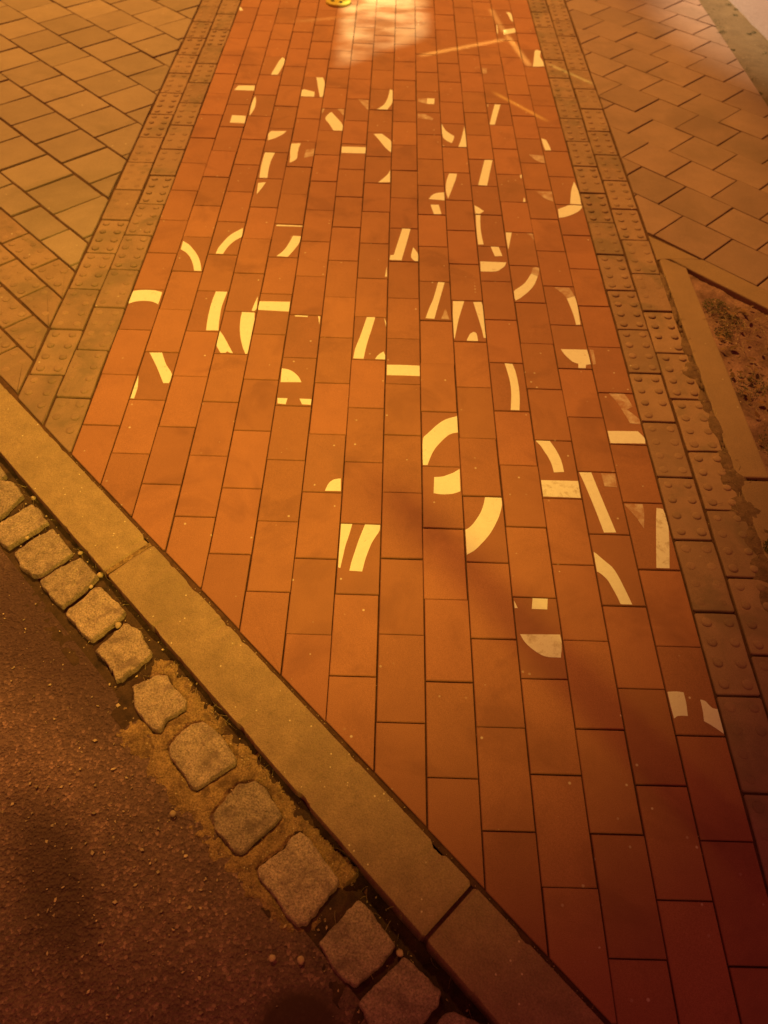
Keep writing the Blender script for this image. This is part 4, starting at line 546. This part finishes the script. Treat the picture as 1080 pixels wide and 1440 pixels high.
# ---------------------------------------------------------------- kerb stones
def kerb(t0, t1, label, chips=1):
    """t = (x-y)/sqrt2 along the kerb"""
    bm = bmesh.new(); a = t0*sqrt(2); b = t1*sqrt(2)
    s0, s1 = KN, KF
    # cross-section rounded at both arrises, swept along with a wobble
    prof = [(0, -.14), (0, -.012), (.0015, -.005), (.0055, -.0012), (.012, .0004), (.5, .0012), (.988, .0004), (.9945, -.0012), (.9985, -.005), (1, -.012), (1, -.12)]
    wd = s1-s0; K = 160; rings = []
    for i in range(K+1):
        u = i/K; d = a+(b-a)*u; end = min(u, 1-u)*(b-a)/sqrt(2)
        e = max(0, 1-end/.006); rg = []
        for q, z in prof:
            ss = s0+wd*q; sh = .0016*fbm(d*3, q*3+t0, 6)+.0007*fbm(d*9, q+t0, 20)
            if 0 < q < 1: sh *= .3
            bite = max(0, fbm(d*2+t0*7+(5 if q > .5 else 0), 3.3, 9, 4)-.22)*.012 if (q < .02 or q > .98) and z > -.02 else 0
            sh += bite if q < .5 else -bite
            ss += sh+(.5-q)*e*.010
            zz = z-(e*.004 if z > -.05 else 0)-bite*.5
            rg.append(bm.verts.new(((ss+d)/2, (ss-d)/2, zz)))
        rings.append(rg)
    for r0, r1 in zip(rings, rings[1:]):
        for i in range(len(prof)-1): bm.faces.new((r0[i], r0[i+1], r1[i+1], r1[i]))
    bm.faces.new(rings[0]); bm.faces.new(rings[-1])
    o = link('kerb_stone', bm, M['kerb'])
    tag(o, label, 'kerb stone', 'kerb stones between the red path and the road')
kerb(-2.235, -1.170, 'upper left kerb stone, meeting the studded slabs')
kerb(-1.160, -.104, 'longest fully visible kerb stone, brightly lit at its upper end, in the middle')
kerb(-.096, .95, 'dark nearest kerb stone at the bottom edge, past the open joint')
# crumbled mortar wedge in the upper kerb joint
bm = bmesh.new()
P = [((s+d)/2, (s-d)/2) for s, d in ((KN+.004, -1.656), (KN+.004, -1.641), (KF-.004, -1.641), (KF-.004, -1.657))]
prism(bm, P, -.03, -.002); struct(link('mortar_joint', bm, M['mortar']))

# dirt packed in the lower kerb joint
bm = bmesh.new()
P = [((s_+d_)/2, (s_-d_)/2) for s_, d_ in ((KN+.006, -.1475), (KN+.006, -.1352), (KF-.002, -.1352), (KF-.002, -.1475))]
prism(bm, P, -.09, -.011); struct(link('joint_dirt', bm, M['wash']))

# ---------------------------------------------------------------- cobblestones
SL = ['pale cobblestone cut off at the left edge, beside the kerb',
 'small sliver of a cobblestone at the far left edge above the pale one',
 'wide cobblestone second from the left edge with a chipped corner',
 'wide rounded cobblestone just left of the upper kerb joint',
 'cobblestone right below the upper kerb joint with blunt corners',
 'square tan cobblestone between the kerb joint and the ragged bright one',
 'bright ragged cobblestone with a chipped outline and a pale pebble at its tip',
 'cobblestone at the top end of the ochre mortar, with rough pits',
 'smooth grey brown cobblestone bedded in ochre mortar, upper of the smooth ones',
 'smooth diamond shaped cobblestone in the middle of the ochre mortar',
 'large cobblestone with a notched upper left side at the end of the mortar',
 'dark cobblestone set alone in dirt beside the kerb, below the mortar',
 'dark reddish cobblestone by the round pebble, near the lower kerb joint',
 'nearest cobblestone, cut off by the bottom edge next to the kerb']
for i, P in enumerate(SETTS):
    P = ccw([tuple(p) for p in P]); bm = bmesh.new()
    rr = random.Random(i+3)
    # resample the outline finely, closed and slightly rough
    Q = []
    n = len(P)
    for k in range(n):
        a, b = Vector(P[k]), Vector(P[(k+1) % n]); m_ = max(2, int((b-a).length/.004))
        for j in range(m_): Q.append(a+(b-a)*j/m_)
    for _ in range(1): Q = [(Q[k-1]+Q[k]*2+Q[(k+1) % len(Q)])/4 for k in range(len(Q))]
    c = sum(Q, Vector((0, 0)))/len(Q)
    ragged = .0040 if i == 6 else .0022
    Q = [c+(q-c)*(1+ragged/.045*fbm(q.x, q.y, 60)) for q in Q]
    rings = []
    for sc, z in ((1.06, -.07), (1.04, -.032), (1.022, -.0222), (1.004, -.0180), (.975, -.0165), (.94, -.016), (.9, -.016), (.85, -.016), (.79, -.016), (.73, -.016), (.67, -.016), (.61, -.016), (.55, -.016), (.49, -.016), (.43, -.016), (.37, -.016), (.3, -.016), (.2, -.016), (.1, -.016)):
        rings.append([bm.verts.new((c.x+(q.x-c.x)*sc, c.y+(q.y-c.y)*sc, z+(.0022*fbm(c.x+(q.x-c.x)*sc, c.y+(q.y-c.y)*sc, 48)+.0016*fbm(c.x+(q.x-c.x)*sc+5, c.y+(q.y-c.y)*sc, 120)+.0009*fbm(c.x+(q.x-c.x)*sc+5, c.y+(q.y-c.y)*sc, 300) if z > -.03 else 0))) for q in Q])
    for a, b in zip(rings, rings[1:]):
        for k in range(len(Q)): bm.faces.new((a[k], a[(k+1) % len(Q)], b[(k+1) % len(Q)], b[k]))
    bm.faces.new(rings[-1])
    tag(link('cobblestone', bm, M['granite'], smooth=True), SL[i], 'cobblestone', 'row of cobblestones along the kerb')

# ---------------------------------------------------------------- planting bed
struct(tri_strip_sheet('soil', (1.0, -1.2, 3.2, 2.45), -.012, .014, lambda x, y: .010*fbm(x, y, 5)+.006*fbm(x, y, 24)+.003*fbm(x, y, 80), M['soil'], [((3.42, 0, 0), (1, 1, 0))]))
def edging(P, label):
    bm = bmesh.new(); slab(bm, wob(ccw(P), .0012, .08), .004, .12, .004, .0002); tag(link('edging_stone', bm, M['edge']), label, 'edging stone', 'edging stones round the planting bed')
edging([(.962, 2.385), (.985, 2.392), (1.048, 2.338), (1.052, 1.366), (.961, 1.366)], 'long straight edging stone with mitred top between studded strip and soil')
edging([(.961, 1.356), (1.053, 1.356), (1.053, .36), (.961, .36)], 'nearer edging stone half buried in dirt at the right edge')
edging([(.992, 2.394), (1.118, 2.396), (1.80, 1.714), (1.745, 1.64), (1.056, 2.332)], 'slanting edging stone between the soil and the right paving slabs')
edging([(1.806, 1.708), (2.5, 1.014), (2.44, .944), (1.751, 1.634)], 'edging stone beyond the right edge, continuing the slanting one')
edging([(.961, .35), (1.053, .35), (1.053, -.65), (.961, -.65)], 'edging stone beside the steel post base, outside the picture')
# dirt washed over the outer studded tiles
def heap(bm, x, y, rx, ry, h, n=18):
    prev = None; ph = random.uniform(0, 9)
    for k, (r, z) in enumerate(((1, -.003), (.8, .3), (.5, .75), (.2, 1))):
        ring = []
        for i in range(n):
            a = 2*pi*i/n; rr = r*(1+.35*mn.noise(Vector((cos(a)*1.6+ph, sin(a)*1.6, ph))))
            ring.append(bm.verts.new((x+rx*rr*cos(a), y+ry*rr*sin(a), (h*z if z > 0 else z)+random.uniform(-.0006, .0006))))
        if prev:
            for i in range(n): bm.faces.new((prev[i], prev[(i+1) % n], ring[(i+1) % n], ring[i]))
        prev = ring
    bm.faces.new(prev)
bm = bmesh.new()
HP = [(.952, 1.915, .018, .045), (.945, 1.80, .035, .04), (.95, 1.66, .02, .05), (.957, 1.56, .02, .06), (.95, 1.43, .022, .05), (.955, 1.36, .04, .05), (.965, 1.25, .05, .06), (.95, 1.15, .03, .05), (.965, 1.07, .06, .05), (.945, .97, .035, .06), (.97, .90, .05, .06), (.975, .80, .06, .06), (.96, .72, .03, .06), (.955, 2.1, .010, .05), (.954, 2.25, .009, .06), (1.0, 1.18, .05, .05)]
for x, y, a, b in HP: heap(bm, x, y, a, b, random.uniform(.003, .0065))
for y in range(60): heap(bm, .953+random.gauss(0, .003), .5+y*.03, random.uniform(.004, .009), random.uniform(.01, .03), .002)
stuff(link('washed_dirt', bm, M['wash'], smooth=True), 'dirt washed over the outer studded tiles', 'dirt')

# ---------------------------------------------------------------- loose litter
def chip(bm, x, y, z, r):
    n = random.choice((3, 4, 4, 5)); a0 = random.uniform(0, 6.3); asp = random.uniform(.35, .8)
    ca, sa = cos(a0), sin(a0); rad = [random.uniform(.6, 1.25) for _ in range(n)]
    rings = []
    for s, h in ((.8, -.3), (1, .08), (.85, .24)):
        rings.append([bm.verts.new((x+r*s*(rad[i]*cos(2*pi*i/n)*ca-asp*rad[i]*sin(2*pi*i/n)*sa), y+r*s*(rad[i]*cos(2*pi*i/n)*sa+asp*rad[i]*sin(2*pi*i/n)*ca), z+r*h)) for i in range(n)])
    for a, b in zip(rings, rings[1:]):
        for i in range(n): bm.faces.new((a[i], a[(i+1) % n], b[(i+1) % n], b[i]))
    bm.faces.new(rings[-1])
bm = bmesh.new()
for _ in range(420):
    t = random.uniform(-1.3, .3)*sqrt(2); s = .14-abs(random.gauss(0, .22)) if random.random() < .8 else random.uniform(-1, .1)
    if random.random() < .35: s = random.uniform(-.35, .05); t = random.uniform(-.75, -.2)*sqrt(2)
    chip(bm, (s+t)/2, (s-t)/2, -.027, random.choice((.0012, .0016, .002, .0024, .003, .0045)))
for x, y, r in GRAVEL: chip(bm, x, y, -.0265, r)
for _ in range(380):     # in the gutter between the cobblestones and the kerb
    t = random.uniform(-1.6, .3)*sqrt(2); s = random.uniform(.16, .35)
    chip(bm, (s+t)/2, (s-t)/2, -.027+gz((s+t)/2, (s-t)/2)+random.uniform(-.001, .002), random.choice((.0012, .0018, .0025, .0035)))
for _ in range(120):     # in the joint between kerb and path
    t = random.uniform(-1.6, .5)*sqrt(2); s = random.gauss(KF+.003, .003)
    chip(bm, (s+t)/2, (s-t)/2, -.004, random.uniform(.0008, .002))
for _ in range(70):      # specks on the path
    x = random.uniform(-.9, 1.0); y = random.uniform(.4, 2.6)
    if x+y > KF+.01: chip(bm, x, y, .0004, random.uniform(.0007, .0016))
for _ in range(420):
    x = random.uniform(1.0, 1.5); y = random.uniform(.3, 2.2); chip(bm, x, y, -.005+.008*fbm(x, y, 5), random.uniform(.001, .004))
stuff(link('gravel', bm, M['pebble']), 'pale grit and gravel crumbs scattered over the asphalt and gutter', 'gravel')
def pebble(name, x, y, z, r, label, m='pebble'):
    bm = bmesh.new(); bmesh.ops.create_icosphere(bm, subdivisions=3, radius=r)
    for v in bm.verts: v.co = v.co*(1+.25*mn.noise(v.co*(.9/r)+Vector((x*50, y*50, 0)))); v.co.z *= .7
    o = link(name, bm, M[m], smooth=True); o.location = (x, y, z); tag(o, label, 'pebble', 'larger loose pebbles in the gutter')
for a in PEBBLES: pebble('pebble', *a)

def wisp(bm, x, y, z, L, a, lift, wd=.0006):
    ca, sa = cos(a), sin(a); cur = random.uniform(-1.2, 1.2); p = []
    K = 6; px, py, an = x, y, a
    for i in range(K+1):
        t = i/K; zz = z+lift*sin(pi*min(1, t*1.0))*.8+.0006
        nx, ny = -sin(an), cos(an); w_ = wd*(1-t*.7)
        p.append((bm.verts.new((px+nx*w_, py+ny*w_, zz)), bm.verts.new((px-nx*w_, py-ny*w_, zz)), bm.verts.new((px, py, zz+w_*1.4))))
        px += cos(an)*L/K; py += sin(an)*L/K; an += cur/K
    for a_, b_ in zip(p, p[1:]):
        for i in range(3): bm.faces.new((a_[i], a_[(i+1) % 3], b_[(i+1) % 3], b_[i]))
bm = bmesh.new()
for _ in range(150):
    t = random.uniform(-1.6, .3)*sqrt(2); s = random.uniform(.2, .35)
    wisp(bm, (s+t)/2, (s-t)/2, -.026+gz((s+t)/2, (s-t)/2), random.uniform(.01, .035), random.uniform(0, 6.3), random.uniform(.001, .008))
for x, y, n in ((-.47, .79, 5), (-.37, .63, 6), (-.75, 1.09, 10), (-.66, 1.02, 8), (-.90, 1.26, 9), (-.05, .40, 5), (-.30, .66, 5), (.04, .31, 4)):
    for _ in range(n): wisp(bm, x+random.gauss(0, .02), y+random.gauss(0, .02), -.024, random.uniform(.02, .05), random.uniform(0, 6.3), random.uniform(.002, .012))
for _ in range(1100):
    x = 1.06+abs(random.gauss(0, .16)); y = random.uniform(.4, 2.1)
    if fbm(x, y, 6) < -.12: continue
    wisp(bm, x, y, -.006, random.uniform(.02, .07), random.uniform(0, 6.3), random.uniform(.002, .03))
for x, y, a, b in HP:
    for _ in range(6): wisp(bm, x+random.gauss(0, a*.6), y+random.gauss(0, b*.6), .003, random.uniform(.008, .025), random.uniform(0, 6.3), random.uniform(.001, .006))
stuff(link('dry_grass', bm, M['straw']), 'dry grass wisps and straw lying in the gutter and planting bed', 'dry grass')
bm = bmesh.new()
def mosstuft(x, y, r, n, z):
    for _ in range(n):
        rr = r*sqrt(random.random()); a = random.uniform(0, 6.3); h = random.uniform(.002, .007)*(1-.5*rr/r)
        u, v = x+rr*cos(a), y+rr*sin(a); b = random.uniform(0, 6.3); q = random.uniform(.0012, .003)
        p = [bm.verts.new((u+q*cos(b+k*2.1), v+q*sin(b+k*2.1), z+random.uniform(0, .001)+(h if k == 0 else h*.4))) for k in range(3)]
        bm.faces.new(p)
for x, y, r, n, z in ((.993, 1.13, .03, 500, .004), (.975, 1.02, .025, 300, .003), (1.0, .92, .03, 260, .003), (.975, .78, .03, 200, .003), (1.10, 2.13, .045, 500, -.004), (1.13, 2.05, .04, 300, -.004), (1.09, 1.99, .03, 300, -.004), (1.10, 1.75, .06, 420, -.004), (1.12, 1.5, .06, 300, -.004)):
    mosstuft(x, y, r, n, z)
for _ in range(50): mosstuft(random.choice((1.735, 1.90))+random.gauss(0, .015), random.uniform(3.4, 7), random.uniform(.01, .05), 60, -.004)
stuff(link('moss', bm, M['moss']), 'dark moss and low weeds on the bed and strip edge', 'moss')
bm = bmesh.new()
for _ in range(260):
    x = 1.06+abs(random.gauss(0, .14)); y = random.uniform(.5, 2.15); r = random.uniform(.004, .013); a = random.uniform(0, 6.3); z = .002*random.random()-.004+.006*fbm(x, y, 5)
    t = random.uniform(-.5, .5); n = 6
    P = [bm.verts.new((x+r*cos(2*pi*k/n)*cos(a)-.55*r*sin(2*pi*k/n)*sin(a), y+r*cos(2*pi*k/n)*sin(a)+.55*r*sin(2*pi*k/n)*cos(a), z+.004+t*r*cos(2*pi*k/n))) for k in range(n)]
    bm.faces.new(P)
stuff(link('leaf_litter', bm, M['leaf']), 'crumbled brown leaf litter on the soil', 'leaf litter')

# ---------------------------------------------------------------- verge, wall, cap, post, shoe
struct(tri_strip_sheet('verge', (1.722, 2.0, 2.6, 9.5), -.004, .03, lambda x, y: .004*fbm(x, y, 14), M['verge'], [((0, 3.42, 0), (-1, -1, 0))]))
bm = bmesh.new()
A, B = Vector((1.955, 4.50)), Vector((1.905, 5.01)); d = (B-A).normalized(); nn = Vector((d.y, -d.x))
A2, B2 = A-d*.9, B+d*4.0
prism(bm, [tuple(A2), tuple(B2), tuple(B2+nn*.3), tuple(A2+nn*.3)], -.05, 2.6)
wl = link('plaster_wall', bm, M['wall']); tag(wl, 'pale pink plastered wall foot in the top right corner beyond the verge', 'wall')
bm = bmesh.new(); prism(bm, [tuple(A2-d*.02-nn*.02), tuple(B2+d*.02-nn*.02), tuple(B2+nn*.32+d*.02), tuple(A2+nn*.32-d*.02)], 2.6, 2.66)
link('coping', bm, M['edge'], wl)

cap = bpy.data.objects.new('valve_cap', None); C.objects.link(cap); cap.location = CAP
tag(cap, 'round yellow valve cap with dark holes at the top edge of the path', 'valve cap')
bm = bmesh.new(); n = 48; prev = None
for r, z in ((.069, -.004), (.069, .010), (.0665, .014), (.060, .0155), (.045, .0150), (.02, .0150)):
    ring = [bm.verts.new((r*cos(2*pi*i/n), r*sin(2*pi*i/n), z)) for i in range(n)]
    if prev:
        for i in range(n): bm.faces.new((prev[i], prev[(i+1) % n], ring[(i+1) % n], ring[i]))
    prev = ring
bm.faces.new(prev); link('cap_plate', bm, M['cap'], cap, smooth=False)
for a in (205, 295, 25, 115):
    bm = bmesh.new(); n = 20
    x, y = .034*cos(radians(a)), .034*sin(radians(a))
    P = [(x+.011*cos(2*pi*i/n), y+.014*sin(2*pi*i/n)) for i in range(n)]
    prism(bm, P, .0135, .0158); link('cap_hole', bm, M['hole'], cap)

# sign post standing just outside the lower right corner; its shadow falls across the bricks
post = bpy.data.objects.new('steel_post', None); C.objects.link(post); post.location = POST
tag(post, 'grey steel post in the planting bed, just outside the lower right corner', 'post')
bm = bmesh.new(); bmesh.ops.create_cone(bm, cap_ends=True, segments=32, radius1=.05, radius2=.05, depth=1.22, matrix=Matrix.Translation((0, 0, .60)))
link('pole', bm, M['metal'], post, smooth=True)
bm = bmesh.new(); bmesh.ops.create_cone(bm, cap_ends=True, segments=32, radius1=.066, radius2=.055, depth=.03, matrix=Matrix.Translation((0, 0, .012)))
link('base_collar', bm, M['metal'], post)
bm = bmesh.new(); bmesh.ops.create_cone(bm, cap_ends=True, segments=32, radius1=.053, radius2=.03, depth=.025, matrix=Matrix.Translation((0, 0, 1.22)))
link('pole_cap', bm, M['metal'], post)
